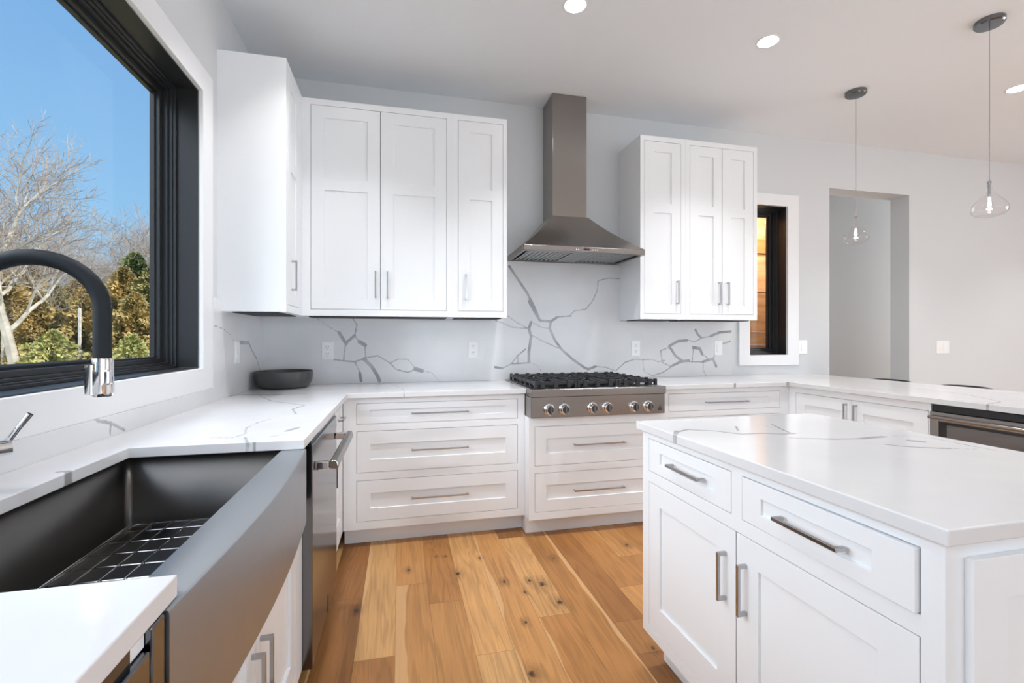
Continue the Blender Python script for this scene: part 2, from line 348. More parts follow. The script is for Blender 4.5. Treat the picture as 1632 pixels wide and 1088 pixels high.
# ================================================================ quartz slabs with veins
V_BACK=[(3,[(0.36,1.384),(0.436,1.324),(0.516,1.276),(0.559,1.202)]),(10,[(0.516,1.276),(0.564,1.194)]),(9,[(0.564,1.202),(0.622,1.255)]),(4,[(0.622,1.255),(0.637,1.334),(0.609,1.375)]),(4,[(0.559,1.189),(0.547,1.079)]),(4,[(0.622,1.251),(0.653,1.21)]),(12,[(0.653,1.21),(0.693,1.185)]),(4,[(0.693,1.185),(0.697,1.099)]),(5,[(0.482,1.085),(0.544,1.074),(0.622,1.067),(0.697,1.094)]),(4,[(0.697,1.094),(0.78,1.11),(0.861,1.059),(0.909,1.008),(0.991,0.985),(1.049,1.006)]),(13,[(1.046,1.009),(1.094,0.995)]),(3.5,[(0.861,1.054),(0.926,1.084),(0.991,1.08),(1.049,1.011)]),(3,[(1.091,0.997),(1.167,0.979),(1.214,0.923)]),(11,[(0.685,1.086),(0.735,1.036),(0.772,0.977),(0.793,0.927)]),(4,[(0.622,1.064),(0.653,1.004)]),(9,[(0.656,0.987),(0.666,0.929)]),(4,[(1.736,1.409),(1.823,1.351),(1.902,1.314)]),(4,[(1.599,1.386),(1.702,1.353),(1.771,1.32),(1.902,1.309)]),(10,[(1.929,1.36),(1.911,1.309),(1.929,1.249),(1.911,1.13),(1.911,1.048)]),(8,[(1.642,1.014),(1.702,1.005)]),(4,[(1.702,1.005),(1.771,1.038),(1.823,1.105),(1.885,1.151)]),(5,[(1.78,1.038),(1.841,1.04),(1.92,1.045)]),(3,[(1.92,1.045),(1.973,1.027),(2.018,0.971)]),(3,[(1.823,1.046),(1.82,1.097),(1.885,1.147)]),(4,[(1.938,1.258),(2.018,1.215),(2.099,1.18),(2.153,1.154)]),(4,[(1.947,1.355),(2.009,1.321),(2.081,1.31)]),(9,[(1.911,1.522),(1.955,1.446),(2.0,1.373),(2.09,1.367),(2.144,1.402)]),(4,[(2.144,1.402),(2.264,1.41)]),(9,[(2.09,1.367),(2.081,1.31),(2.126,1.215),(2.181,1.145),(2.273,1.066),(2.366,1.004),(2.403,0.986),(2.469,1.008)]),(4,[(2.469,1.008),(2.555,1.001),(2.642,0.968),(2.729,1.038),(2.808,1.061),(2.968,1.059),(3.028,1.04),(3.089,1.049)]),(4,[(2.968,0.923),(3.069,0.948),(3.171,1.007)]),(10,[(3.161,1.006),(3.244,1.038),(3.317,1.046)]),(10,[(3.254,1.043),(3.192,1.084),(3.13,1.168),(3.213,1.21),(3.296,1.217)]),(3,[(2.887,1.06),(2.897,0.96),(2.978,0.923)]),(4,[(3.048,1.131),(3.13,1.158)]),(4,[(3.048,1.131),(3.069,1.031),(3.151,0.997)]),(4,[(3.296,1.223),(3.37,1.204),(3.454,1.241),(3.529,1.251)]),(9,[(3.38,1.306),(3.401,1.269),(3.433,1.241)]),(10,[(3.529,1.254),(3.616,1.285),(3.725,1.293)]),(4,[(3.349,1.046),(3.359,1.148)]),(11,[(3.359,1.157),(3.423,1.148),(3.444,1.101)]),(10,[(3.454,1.035),(3.551,1.059),(3.583,0.992)]),(4,[(3.317,1.037),(3.454,1.03)]),(4,[(3.454,1.026),(3.454,0.97),(3.482,0.913)]),(4,[(3.444,1.101),(3.508,1.059)]),(6,[(3.638,1.185),(3.725,1.209)]),(4,[(3.551,1.059),(3.573,1.09),(3.638,1.185)]),(9,[(1.754,1.789),(1.826,1.687),(1.898,1.585),(1.952,1.481),(1.998,1.379)]),(4,[(2.146,1.404),(2.25,1.414),(2.288,1.454),(2.383,1.466),(2.441,1.533),(2.48,1.616),(2.49,1.698),(2.578,1.722),(2.668,1.721),(2.778,1.752)])]
V_LEFT=[(3,[(-0.878,1.299),(-0.75,1.284),(-0.645,1.254),(-0.589,1.219)]),(10,[(-0.491,1.211),(-0.319,1.206)]),(7,[(-0.319,1.209),(-0.248,1.154),(-0.149,1.098)]),(5,[(-0.149,1.098),(-0.081,1.021),(-0.016,0.951)]),(5,[(-1.853,0.997),(-1.815,0.977),(-1.755,0.961),(-1.674,0.922)]),(4,[(-1.755,0.961),(-1.755,0.92)])]
V_TOPL=[(6,[(0.014,-1.003),(0.004,-0.733),(0.036,-0.583),(0.163,-0.614),(0.285,-0.62),(0.407,-0.615)]),(4,[(0.179,-0.672),(0.297,-0.917),(0.382,-1.008),(0.493,-1.117),(0.463,-1.245),(0.506,-1.388)]),(3,[(0.435,-1.5),(0.408,-1.573),(0.402,-1.689),(0.43,-1.799),(0.41,-1.858),(0.328,-1.831)]),(3,[(0.59,-1.711),(0.567,-1.75)]),(10,[(0.554,-1.777),(0.574,-1.73)]),(3,[(0.562,-1.831),(0.522,-1.87)]),(4,[(0.448,-1.86),(0.51,-2.032)]),(4,[(0.497,-1.941),(0.521,-2.04)]),(6,[(0.445,-0.37),(0.462,-0.346)]),(3,[(0.807,0.119),(0.833,-0.158)]),(3,[(0.879,-0.169),(0.955,-0.492),(0.963,-0.805)]),(10,[(0.31,-1.974),(0.348,-2.003),(0.379,-1.997)]),(6,[(0.137,-2.189),(0.155,-2.184),(0.185,-2.24)]),(3,[(0.009,-1.857),(0.01,-1.81)]),(3,[(-0.003,-2.104),(0.015,-2.008)])]
V_ISL=[(6,[(1.855,-2.11),(1.916,-2.078),(1.992,-2.115),(2.048,-2.187),(2.133,-2.195),(2.183,-2.22),(2.235,-2.219)]),(4,[(2.127,-2.064),(2.078,-2.136)]),(4,[(2.283,-2.064),(2.243,-2.156),(2.216,-2.228)]),(3,[(2.239,-2.038),(2.237,-2.116)]),(6,[(2.158,-2.277),(2.209,-2.297),(2.279,-2.325),(2.366,-2.338)]),(9,[(2.366,-2.338),(2.47,-2.331)]),(3,[(2.47,-2.331),(2.565,-2.333),(2.604,-2.383),(2.594,-2.475),(2.592,-2.558)]),(6,[(2.365,-2.421),(2.386,-2.45),(2.439,-2.483),(2.495,-2.506)]),(3,[(2.495,-2.506),(2.56,-2.529)]),(13,[(2.495,-2.4),(2.513,-2.416)]),(7,[(1.867,-2.09),(1.827,-2.147)])]
V_TOPR=[(6,[(3.279,-0.629),(3.172,-0.765)]),(8,[(3.704,-0.661),(3.553,-0.825)]),(4,[(2.865,-0.53),(2.894,-0.62)]),(4,[(3.279,-0.76),(3.555,-0.695)]),(5,[(4.0,-0.9),(4.15,-1.2),(4.1,-1.5),(3.9,-1.8),(3.711,-1.86)]),(6,[(3.72,-1.72),(3.76,-1.73)])]
def vein_field(P, V):
    d = np.full(len(P), .05)
    for wd, pts in V:
        hw = wd*.00115-.0004
        for (a, b) in zip(pts[:-1], pts[1:]):
            a = np.array(a); b = np.array(b); ab = b-a; L = max(ab@ab, 1e-9)
            t = np.clip(((P-a)@ab)/L, 0, 1); q = P-(a+t[:, None]*ab)
            d = np.minimum(d, np.hypot(q[:, 0], q[:, 1])-hw)
    return d
def slab(name, rects, lo, hi, V, to3, step=.008, mat='quartz', bevel=.002, label=None, cat=None, group=None, extra=()):
    """union of rectangles in the slab plane, extruded from lo to hi"""
    xs = []; ys = []
    for r in rects: xs += [r[0], r[1]]; ys += [r[2], r[3]]
    xs += list(extra)
    def fill(a):
        a = uniq(a); o = []
        for p, q in zip(a[:-1], a[1:]):
            k = max(1, int(round((q-p)/step))); o += [p+(q-p)*i/k for i in range(k)]
        return o+[a[-1]]
    xs = fill(xs); ys = fill(ys); ix = {}; vs = []; fs = []; flat = []
    def vid(i, j, t):
        k = (i, j, t)
        if k not in ix: ix[k] = len(vs); vs.append(to3(xs[i], ys[j], hi if t else lo)); flat.append((xs[i], ys[j]))
        return ix[k]
    ins = {}
    cx = [(xs[i]+xs[i+1])/2 for i in range(len(xs)-1)]; cy = [(ys[j]+ys[j+1])/2 for j in range(len(ys)-1)]
    for i, a in enumerate(cx):
        for j, b in enumerate(cy):
            if any(r[0] < a < r[1] and r[2] < b < r[3] for r in rects): ins[(i, j)] = 1
    for (i, j) in ins:
        fs.append((vid(i, j, 1), vid(i+1, j, 1), vid(i+1, j+1, 1), vid(i, j+1, 1)))
        for (di, dj, a, b) in ((-1, 0, (i, j), (i, j+1)), (1, 0, (i+1, j), (i+1, j+1)), (0, -1, (i, j), (i+1, j)), (0, 1, (i, j+1), (i+1, j+1))):
            if (i+di, j+dj) not in ins: fs.append((vid(*a, 1), vid(*b, 1), vid(*b, 0), vid(*a, 0)))
        fs.append((vid(i, j, 0), vid(i, j+1, 0), vid(i+1, j+1, 0), vid(i+1, j, 0)))
    me = bpy.data.meshes.new(name); me.from_pydata(vs, [], fs)
    bm = bmesh.new(); bm.from_mesh(me); bmesh.ops.recalc_face_normals(bm, faces=bm.faces); bm.to_mesh(me); bm.free()
    d = vein_field(np.array(flat), V)
    at = me.attributes.new('vein', 'FLOAT', 'POINT'); at.data.foreach_set('value', d.astype(np.float32))
    me.materials.append(M[mat]); o = bpy.data.objects.new(name, me); C.objects.link(o); tag(o, label, cat, group)
    md = o.modifiers.new('b', 'BEVEL'); md.width = bevel; md.segments = 2; md.limit_method = 'ANGLE'; md.angle_limit = math.radians(40)
    return o
TOP = lambda a, b, t: (a, b, t)
CT = .914; CB = .884
slab('worktop', [(0, .64, -4.3, -2.81), (0, .163, -2.81, -1.94), (0, .64, -1.94, 0), (.64, 1.714, -.666, 0)], CB, CT, V_TOPL, TOP,
     label='L-shaped veined white quartz worktop around the farmhouse sink under the big window', cat='worktop')
slab('worktop', [(2.632, 4.559, -.666, 0), (3.711, 4.559, -2.95, -.666)], CB, CT, V_TOPR, TOP,
     label='white quartz worktop right of the cooktop running onto the bar peninsula', cat='worktop')
slab('worktop', [(1.827, 2.650, -2.945, -1.878)], CB, CT, V_ISL, TOP, bevel=.003,
     label='veined white quartz slab on top of the kitchen island', cat='worktop')
BKS = lambda a, b, t: (a, t, b)
slab('backsplash', [(.02, 3.741, CT, 1.44), (1.661, 2.680, 1.44, 1.83)], -.021, -.001, V_BACK, BKS, bevel=.001,
     label='grey-veined quartz backsplash behind the cooktop and along the back wall', cat='backsplash')
LFT = lambda a, b, t: (t, a, b)
slab('backsplash', [(-.888, 0, CT, 1.44), (-4.3, -.888, CT, .985)], 0.001, .021, V_LEFT, LFT, bevel=.001,
     label='quartz backsplash on the left wall beside and below the big window', cat='backsplash')

# ================================================================ setting
ZC = 3.05; XR = 9.0; YR = -7.0
def wallmesh(name, m, outer, holes, depth, mat='wall'):
    g = G(m); us = uniq([outer[0], outer[1]]+[h for r in holes for h in r[:2]]); zs = uniq([outer[2], outer[3]]+[h for r in holes for h in r[2:4]])
    def D(i, j):
        cu, cz = (us[i]+us[i+1])/2, (zs[j]+zs[j+1])/2
        for r in holes:
            if r[0] < cu < r[1] and r[2] < cz < r[3]: return r[4] if len(r) > 4 else None
        return 0.
    g.height(us, zs, D, -depth)
    return tag(g.build(name, mat), kind='structure')
W1 = (-3.741, -1.009, 1.091, 2.4196)      # big window opening (y0,y1,z0,z1)
W2 = (3.926, 4.323, 1.086, 2.417)
wallmesh('wall_left', fm('L', 0), (YR-.26, .30, 0, ZC), [W1], .18)
wallmesh('wall_back', fm('B', 0), (-.18, XR+.26, 0, ZC), [W2, (4.801, 5.753, 0, 2.625)], .18)
tag(G().box(4.781, 4.80, .181, 1.15, 0, ZC).build('wall_hall_left', 'wall'), kind='structure')
tag(G().box(XR+.22, XR+.26, .181, 1.15, 0, ZC).build('wall_hall_sun_block', 'wall'), kind='structure')  # unseen wall, added to keep the sun out of the hall
tag(G().box(4.781, XR+.26, 1.15, 1.20, 0, ZC).build('wall_hall_back', 'wall'), kind='structure')
WR = (1.0, 5.4, .25, 2.6); WS = (-5.7, -2.7, .25, 2.6)
wallmesh('wall_right', fm('I', XR), (YR-.26, .30, 0, ZC), [WS], .25)
wallmesh('wall_rear', lambda u, w, z: (u, YR+w, z), (-.25, XR+.26, 0, ZC), [WR], .25)
tag(G().box(-.3, XR+.3, YR-.3, 1.21, ZC, ZC+.2).build('ceiling', 'ceiling'), kind='structure')

# floor of individual planks in one mesh
PC = {'dk': (0.267, 0.112, 0.032), 'db': (0.344, 0.154, 0.046), 'md': (0.430, 0.207, 0.068), 'lt': (0.490, 0.257, 0.094), 'gd': (0.490, 0.270, 0.105)}
rnd = random.Random(5)
cols = {0: [(-1.2, 'dk', 0), (-3.2, 'dk', 0)], 1: [(-1.657, 'gd', .05), (-3.0, 'db', 0)], 2: [(-1.13, 'md', 0), (-3.4, 'md', .30)],
        3: [(-1.329, 'db', 0), (-3.1, 'md', 0)], 4: [(-1.73, 'lt', 0), (-3.3, 'gd', 0)], 5: [(-.45, 'db', 0), (-2.6, 'md', .12)],
        6: [(-.712, 'dk', 0), (-1.549, 'lt', 0), (-3.3, 'db', .05)], 7: [(-2.4, 'db', -.12), (-3.5, 'md', 0)], 8: [(-1.66, 'dk', 0), (-1.87, 'db', 0), (-3.5, 'dk', 0)],
        9: [(-1.4, 'db', 0), (-3, 'md', 0)], 10: [(-1.1, 'md', .05), (-3, 'db', 0)], 11: [(-1.9, 'db', 0)]}
fv = []; ff = []; fc = []; fs_ = []; fp = []; fu = []
X0 = .610; PW = .1533
i0 = -6; i1 = int((XR-X0)/PW)+2
for i in range(i0, i1):
    lst = cols.get(i, None); k = 0; y = 1.20 if X0+i*PW > 4.6 else .0
    while y > YR-.2:
        if lst and k < len(lst): y2, t, sp = lst[k]
        else:
            y2 = y-rnd.uniform(.9, 2.1); t = rnd.choice(['dk', 'db', 'md', 'lt', 'gd', 'db', 'md']); sp = rnd.choice([0, 0, 0, .08, .2, -.1])
        if i*PW+X0 < .0 and False: pass
        a = X0+i*PW; b_ = a+PW; n = len(fv)
        g2 = .0012
        fv += [(a, y2+g2, 0), (b_, y2+g2, 0), (b_, y, 0), (a, y, 0)]; ff.append((n, n+1, n+2, n+3))
        c = PC[t]; j = rnd.uniform(.93, 1.07); fc.append((c[0]*j, c[1]*j, c[2]*j, 1)); fs_.append(rnd.uniform(0, 50)); fp.append(abs(sp))
        fu += ([(0, y2), (1, y2), (1, y), (0, y)] if sp >= 0 else [(1, y2), (0, y2), (0, y), (1, y)])
        y = y2; k += 1
me = bpy.data.meshes.new('floor'); nv = len(fv)
fv += [(-.4, 1.2, -.002), (XR+.3, 1.2, -.002), (XR+.3, YR-.3, -.002), (-.4, YR-.3, -.002)]; ff.append((nv+3, nv+2, nv+1, nv)); fc.append((.08, .04, .02, 1)); fs_.append(0); fp.append(0); fu += [(.5, 0)]*4
me.from_pydata(fv, [], ff)
at = me.attributes.new('plank_colour', 'FLOAT_COLOR', 'FACE'); at.data.foreach_set('color', np.array(fc, dtype=np.float32).ravel())
at = me.attributes.new('plank_seed', 'FLOAT', 'FACE'); at.data.foreach_set('value', np.array(fs_, dtype=np.float32))
at = me.attributes.new('plank_sap', 'FLOAT', 'FACE'); at.data.foreach_set('value', np.array(fp, dtype=np.float32))
ul = me.uv_layers.new(name='UVMap'); ul.data.foreach_set('uv', np.array(fu, dtype=np.float32).ravel())
me.materials.append(M['floor']); fo = bpy.data.objects.new('floor', me); C.objects.link(fo); tag(fo, kind='structure')

def window(name, m, r, cas, with_sill=False):
    """r opening (u0,u1,z0,z1); w>0 into the room"""
    base = Vector(m((r[0]+r[1])/2, 0, r[2])); root = empty(name, base, kind='structure')
    cl, crr, cb, ctp = cas
    g = G(m); o = (r[0]-cl, r[1]+crr, r[2]-cb, r[3]+ctp); t = .006
    i = (r[0]-t+.006, r[1]+t-.006, r[2]-t+.006, r[3]+t-.006)
    relief(g, o, [], .02, .0)
    g = G(m); us = [o[0], r[0], r[1], o[1]]; zs = [o[2], r[2], r[3], o[3]]
    g.height(us, zs, lambda a, b: None if (a == 1 and b == 1) else .02, 0.); g.build('casing', 'trimwhite', root, bevel=.002)
    def ring(a, b, w0, w1, nm, mat='blackframe', bev=.0015):
        g = G(m); us = [r[0]+a, r[0]+b, r[1]-b, r[1]-a]; zs = [r[2]+a, r[2]+b, r[3]-b, r[3]-a]
        g.height(us, zs, lambda i, j: None if (i == 1 and j == 1) else w1, w0); return g.build(nm, mat, root, bevel=bev)
    ring(0, .005, -.179, -.001, 'jamb_liner')
    ring(.005, .016, -.179, -.09, 'frame_step'); ring(.016, .022, -.179, -.103, 'frame_step'); ring(.022, .032, -.179, -.118, 'frame_step')
    ring(.032, .052, -.179, -.140, 'sash'); ring(.052, .060, -.178, -.158, 'glazing_bead')
    G(m).box(r[0]+.05, r[1]-.05, -.176, -.172, r[2]+.05, r[3]-.05).build('pane', 'pane', root)
    return root
window('window_1', fm('L', 0), W1, (.12, .12, .106, .115))
window('window_2', fm('B', 0), W2, (.109, .119, .092, .104))
def patio(name, m, r, n):
    root = empty(name, Vector(m((r[0]+r[1])/2, 0, r[2])), kind='structure'); g = G(m); us = [r[0]]; 
    wd = (r[1]-r[0])/n
    for k in range(n): us += [r[0]+k*wd+.05, r[0]+(k+1)*wd-.05]
    us += [r[1]]; zs = [r[2], r[2]+.08, r[3]-.08, r[3]]
    g.height(us, zs, lambda i, j: None if (i % 2 == 1 and j == 1) else -.05, -.12); g.build('frame', 'blackframe', root, bevel=.002)
    return root
patio('window_3', lambda u, w, z: (u, YR+w, z), WR, 3)
patio('window_4', fm('I', XR), WS, 2)

# baseboards in the open room
tag(G().box(4.6, 4.801, -.015, 0, 0, .13).box(5.753, XR, -.015, 0, 0, .13).build('baseboard_back', 'trimwhite', bevel=.002), kind='structure')
tag(G().box(XR-.015, XR, YR, -.015, 0, .13).build('baseboard_right', 'trimwhite', bevel=.002), kind='structure')

# porch room behind the narrow window
pr = empty('porch', (3.8, .45, 0), 'timber-lined porch seen through the narrow window in the back wall', 'porch')
g = G(); zz = [0, .46, .88, 1.165, 1.305, 1.725, 2.13]
for k, (a, b) in enumerate(zip(zz[:-1], zz[1:])): g.box(2.9, 4.78, .70-.008*(k % 2), .76, a, b-.004)
g.build('plank_wall', 'cedarwood', pr, bevel=.002)
G().box(2.9, 4.78, .665, .76, 2.13, 2.275).build('header_beam', 'cedardark', pr, bevel=.004)
G().box(2.9, 4.78, .69, .76, 2.275, 2.60).build('upper_board', 'cedarwood', pr, bevel=.004)
g = G()
for k in range(5): g.box(2.9, 4.78, .24+k*.09, .326+k*.09, 2.54, 2.57)
g.build('plank_ceiling', 'cedarwood', pr, bevel=.002)
G().box(2.86, 2.9, .24, .76, 0, 2.57).build('end_wall', 'cedarwood', pr); G().box(4.735, 4.78, .24, .70, 0, 2.57).build('end_wall', 'cedarwood', pr)
G().box(2.86, 4.78, .24, .76, -.05, 0).build('porch_floor', 'cedardark', pr)
lp = empty('porch_lamp', (4.3, .42, 2.52), 'small warm lamp glowing under the porch ceiling beyond the narrow window', 'lamp')
G().lathe([(.05, 2.62), (.055, 2.60), (.05, 2.585)], (4.3, .42, -.084)).build('lamp_base', 'blackframe', lp, smooth=True)
G().lathe([(.04, 2.585), (.045, 2.56), (.03, 2.53), (0, 2.52)], (4.3, .42, -.084)).build('globe', 'filament', lp, smooth=True)
l_ = lamp('porch_lamp_light', 'POINT', (4.3, .42, 2.36), (0, 0, 0), 22, (1, .84, .64), shadow_soft_size=.04)

# ================================================================ wall cabinets
UT = 2.755; UB = 1.378; UY = -.357
def two_panel(r, fu, dt=.075, db=.075):
    u0, u1 = r[0]+fu, r[1]-fu
    return [(u0, u1, 2.253, 2.638), (u0, u1, 1.488, 2.180)]
mB = fm('B', .357)
def uppers(x0, x1, doors, label, hands):
    root = empty('wall_cabinet', ((x0+x1)/2, -.18, UB), label, 'wall cabinet')
    ops = [(a, b, 1.419, 2.716) for a, b in doors]
    m = fm('B', UY)
    merged = []
    for o in ops:
        if merged and abs(merged[-1][1]-o[0]) < 1e-6: merged[-1] = (merged[-1][0], o[1], o[2], o[3])
        else: merged.append(o)
    carcass(root, m, (x0, x1, UB, UT), merged, -UY)
    for o, hx in zip(ops, hands):
        front(root, m, 'door', o, two_panel(o, .0825 if o[1]-o[0] > .33 else .079), (hx, 1.582, .176, True))
    G().box(x0+.03, x1-.03, -.30, -.08, UB-.006, UB).build('underside_shade', 'darkunder', root)  # dark sheet, shade of the cabinet underside put into its colour
    return root
uppers(.3355, 1.2813, [(.386, .813), (.813, 1.2435)], 'wide white two-door wall cabinet in the left corner of the back wall', (.781, .855))
uppers(1.2813, 1.660, [(1.319, 1.6335)], 'narrow single-door white wall cabinet just left of the range hood', (1.372,))
uppers(2.680, 3.059, [(2.714, 3.020)], 'narrow single-door white wall cabinet just right of the range hood', (2.986,))
uppers(3.059, 3.7045, [(3.098, 3.384), (3.384, 3.668)], 'white two-door wall cabinet beside the narrow back window', (3.350, 3.427))
root = empty('wall_cabinet', (.168, -.39, UB), 'tall white wall cabinet on the left wall next to the big window', 'wall cabinet')
mL = fm('L', .3355)
g = G(mL); relief(g, (-.779, 0, UB, UT), [(-.742, -.44, 1.419, 2.716, -.022)], 0, -.3355); g.build('cabinet_box', 'white', root, bevel=.0012)
front(root, mL, 'door', (-.742, -.44, 1.419, 2.716), [(-.665, -.515, 2.253, 2.638), (-.665, -.515, 1.488, 2.18)], (-.646, 1.592, .172, True))
G().box(.06, .29, -.74, -.30, UB-.006, UB).build('underside_shade', 'darkunder', root)  # same painted underside shade below the side cabinet

# ================================================================ base cabinets
def base_unit(kind, c, u0, u1, depth, ztop, items, label, zbot=.105, toe=True, toe_rec=.075, name='base_cabinet', wref=None, toe_u=None):
    m = fm(kind, c); p = Vector(m((u0+u1)/2, -depth/2, 0)); root = empty(name, p, label, 'base cabinet')
    ops = [it[1] for it in items]; merged = []
    for o in ops:
        hit = False
        for k, q in enumerate(merged):
            if abs(q[1]-o[0]) < 1e-6 and abs(q[2]-o[2]) < 1e-6 and abs(q[3]-o[3]) < 1e-6: merged[k] = (q[0], o[1], q[2], q[3]); hit = True
        if not hit: merged.append(o)
    carcass(root, m, (u0, u1, zbot, ztop), merged, depth)
    if toe:
        t = toe_u or (u0, u1)
        G(m).box(t[0], t[1], -depth, -toe_rec, 0, zbot).build('toe_kick', 'white', root)
    for it in items: front(root, m, *it[:4], **(it[4] if len(it) > 4 else {}))
    return root
def dr(u0, u1, z0, z1, hl, iu=.078, it=.041, ib=.038, off=0, **k):
    return ('drawer', (u0, u1, z0, z1), [(u0+iu, u1-iu, z0+ib, z1-it)], ((u0+u1)/2+off, (z0+z1)/2, hl, False), k)
Z3 = [(.726, .850, .30), (.4395, .6856, 0), (.151, .395, 0)]
def stack(u0, u1, hl, iu=.078, rows=(0, 1, 2)):
    out = []
    for k in rows:
        a, b, _ = Z3[k]
        it = .040 if k == 0 else .078
        out.append(('drawer', (u0, u1, a, b), [(u0+iu, u1-iu, a+(.038 if k == 0 else .076), b-it)], ((u0+u1)/2, (a+b)/2+(.002 if k else -.003)+(0 if k == 0 else .0), hl, False)))
    return out
base_unit('B', -.641, .612, 1.712, .615, CB, stack(.6868, 1.6648, .345), 'wide three-drawer white base cabinet in the corner left of the cooktop')
base_unit('B', -.740, 1.712, 2.640, .714, .742, stack(1.7485, 2.604, .345, rows=(1, 2)), 'two-drawer white base cabinet standing forward under the cooktop', )
base_unit('B', -.641, 2.640, 3.731, .615, CB, stack(2.739, 3.654, .345, .10), 'white drawer base cabinet between the cooktop and the peninsula')
# peninsula
base_unit('I', 3.731, -1.597, -.641, .62, CB, [('door', (-1.138, -.7056, .151, .841), [(-1.138+.078, -.7056-.078, .229, .763)], (-1.104, .735, .16, True)),
          ('door', (-1.585, -1.138, .151, .841), [(-1.585+.078, -1.138-.078, .229, .763)], (-1.172, .735, .16, True))], 'white two-door base cabinet in the peninsula left of the microwave drawer')
base_unit('I', 3.731, -2.215, -1.597, .62, .42, [('drawer', (-2.18, -1.63, .151, .395), [(-2.10, -1.71, .229, .32)], (-1.905, .275, .25, False))], 'white base cabinet carrying the built-in microwave drawer')
base_unit('I', 3.731, -2.93, -2.215, .62, CB, [('door', (-2.89, -2.25, .151, .841), [(-2.81, -2.33, .229, .763)], (-2.29, .735, .16, True))], 'white single-door base cabinet at the open end of the peninsula')
# left run
base_unit('L', .610, -1.172, -.6415, .59, CB, [('drawer', (-1.13, -.70, .726, .850), [(-1.06, -.77, .762, .812)], (-.80, .788, .12, False)),
          ('door', (-1.13, -.70, .151, .6856), [(-1.06, -.77, .229, .61)], (-1.10, .58, .16, True))], 'slim white base cabinet tucked between the dishwasher and the corner')
base_unit('L', .610, -2.847, -1.812, .59, .640, [('door', (-2.340, -1.91, .151, .632), [(-2.265, -1.985, .229, .555)], (-2.306, .44, .165, True)),
          ('door', (-2.77, -2.340, .151, .632), [(-2.695, -2.415, .229, .555)], (-2.374, .44, .165, True))], 'white two-door sink base cabinet under the apron sink')
base_unit('L', .610, -4.28, -3.487, .59, CB, [('door', (-4.2, -3.60, .151, .841), [(-4.12, -3.68, .229, .763)], (-3.64, .735, .16, True))], 'white base cabinet at the near end of the window run')
# filler between sink and second dishwasher
rt = empty('filler_panel', (.30, -2.905, 0), 'narrow filler with a dark steel strip between the apron sink and the near dishwasher', 'panel')
G().box(.02, .572, -2.883, -2.849, .0, .64).box(.560, .634, -2.915, -2.884, .8625, CB).build('post', 'white', rt)
G().box(.575, .642, -2.882, -2.850, .10, .883).build('steel_strip', 'steelgloss', rt, bevel=.002)

# ================================================================ island
isl = empty('kitchen_island', (2.23, -2.42, 0), 'white panelled kitchen island with chrome bar pulls in the right foreground', 'kitchen island')
mi = fm('I', 1.840)
IT = CB
DZ = (.7412, .8617); OZ = (.165, .7013)
carcass(isl, mi, (-2.932, -1.908, .128, IT), [(-2.401, -1.951, *DZ), (-2.893, -2.443, *DZ), (-2.893, -1.951, *OZ)], .78)
G().box(1.922, 2.60, -2.86, -1.920, 0, .128).build('toe_kick', 'white', isl)
front(isl, mi, 'drawer', (-2.401, -1.951, *DZ), [(-2.325, -2.027, .781, .821)], (-2.196, .803, .176, False))
front(isl, mi, 'drawer', (-2.893, -2.443, *DZ), [(-2.810, -2.514, .779, .821)], (-2.670, .800, .178, False), w=.001, skew=.022)
front(isl, mi, 'door', (-2.420, -1.951, *OZ), [(-2.338, -2.027, .262, .626)], (-2.378, .559, .138, True))
front(isl, mi, 'door', (-2.893, -2.420, *OZ), [(-2.815, -2.502, .262, .628)], (-2.459, .560, .138, True))
mn = lambda u, w, z: (u, -2.932-w, z)
g = G(mn); relief(g, (1.884, 2.585, .165, .857), [(1.962, 2.505, .245, .784, .006)], .014, 0.); g.build('end_panel', 'white', isl, bevel=.001)

# ================================================================ range hood
hx1, hx2, hy, hz, hz2 = 1.749, 2.649, -.484, 1.832, 1.870
cx1, cx2, cy, czt = 2.032, 2.303, -.235, 2.140
hood = empty('range_hood', (2.2, -.24, hz), 'stainless steel pyramid range hood with chimney above the cooktop', 'range hood')
G().hexa([(cx1, cy, czt-.01), (cx2, cy, czt-.01), (cx2, -.003, czt-.01), (cx1, -.003, czt-.01), (cx1, cy, ZC-.002), (cx2, cy, ZC-.002), (cx2, -.003, ZC-.002), (cx1, -.003, ZC-.002)]).build('chimney', 'steel', hood, bevel=.004, seg=3)
# curved canopy skirt
g = G(); vs = []; fs = []; n = 10
for k in range(n+1):
    t = k/n; e_ = t; bow = .018*math.sin(math.pi*t)
    x1 = hx1+(cx1-.008-hx1)*e_+bow; x2 = hx2+(cx2+.008-hx2)*e_-bow; yy = hy+(cy-.008-hy)*e_+bow; z = hz2+(czt-hz2)*t
    vs += [(x1, yy, z), (x2, yy, z), (x2, -.003, z), (x1, -.003, z)]
for k in range(n):
    for q in range(4): fs.append((k*4+q, k*4+(q+1) % 4, (k+1)*4+(q+1) % 4, (k+1)*4+q))
fs.append((0, 1, 2, 3)); fs.append((n*4, n*4+1, n*4+2, n*4+3)); g.add(vs, fs); g.build('canopy', 'steel', hood, smooth=True)
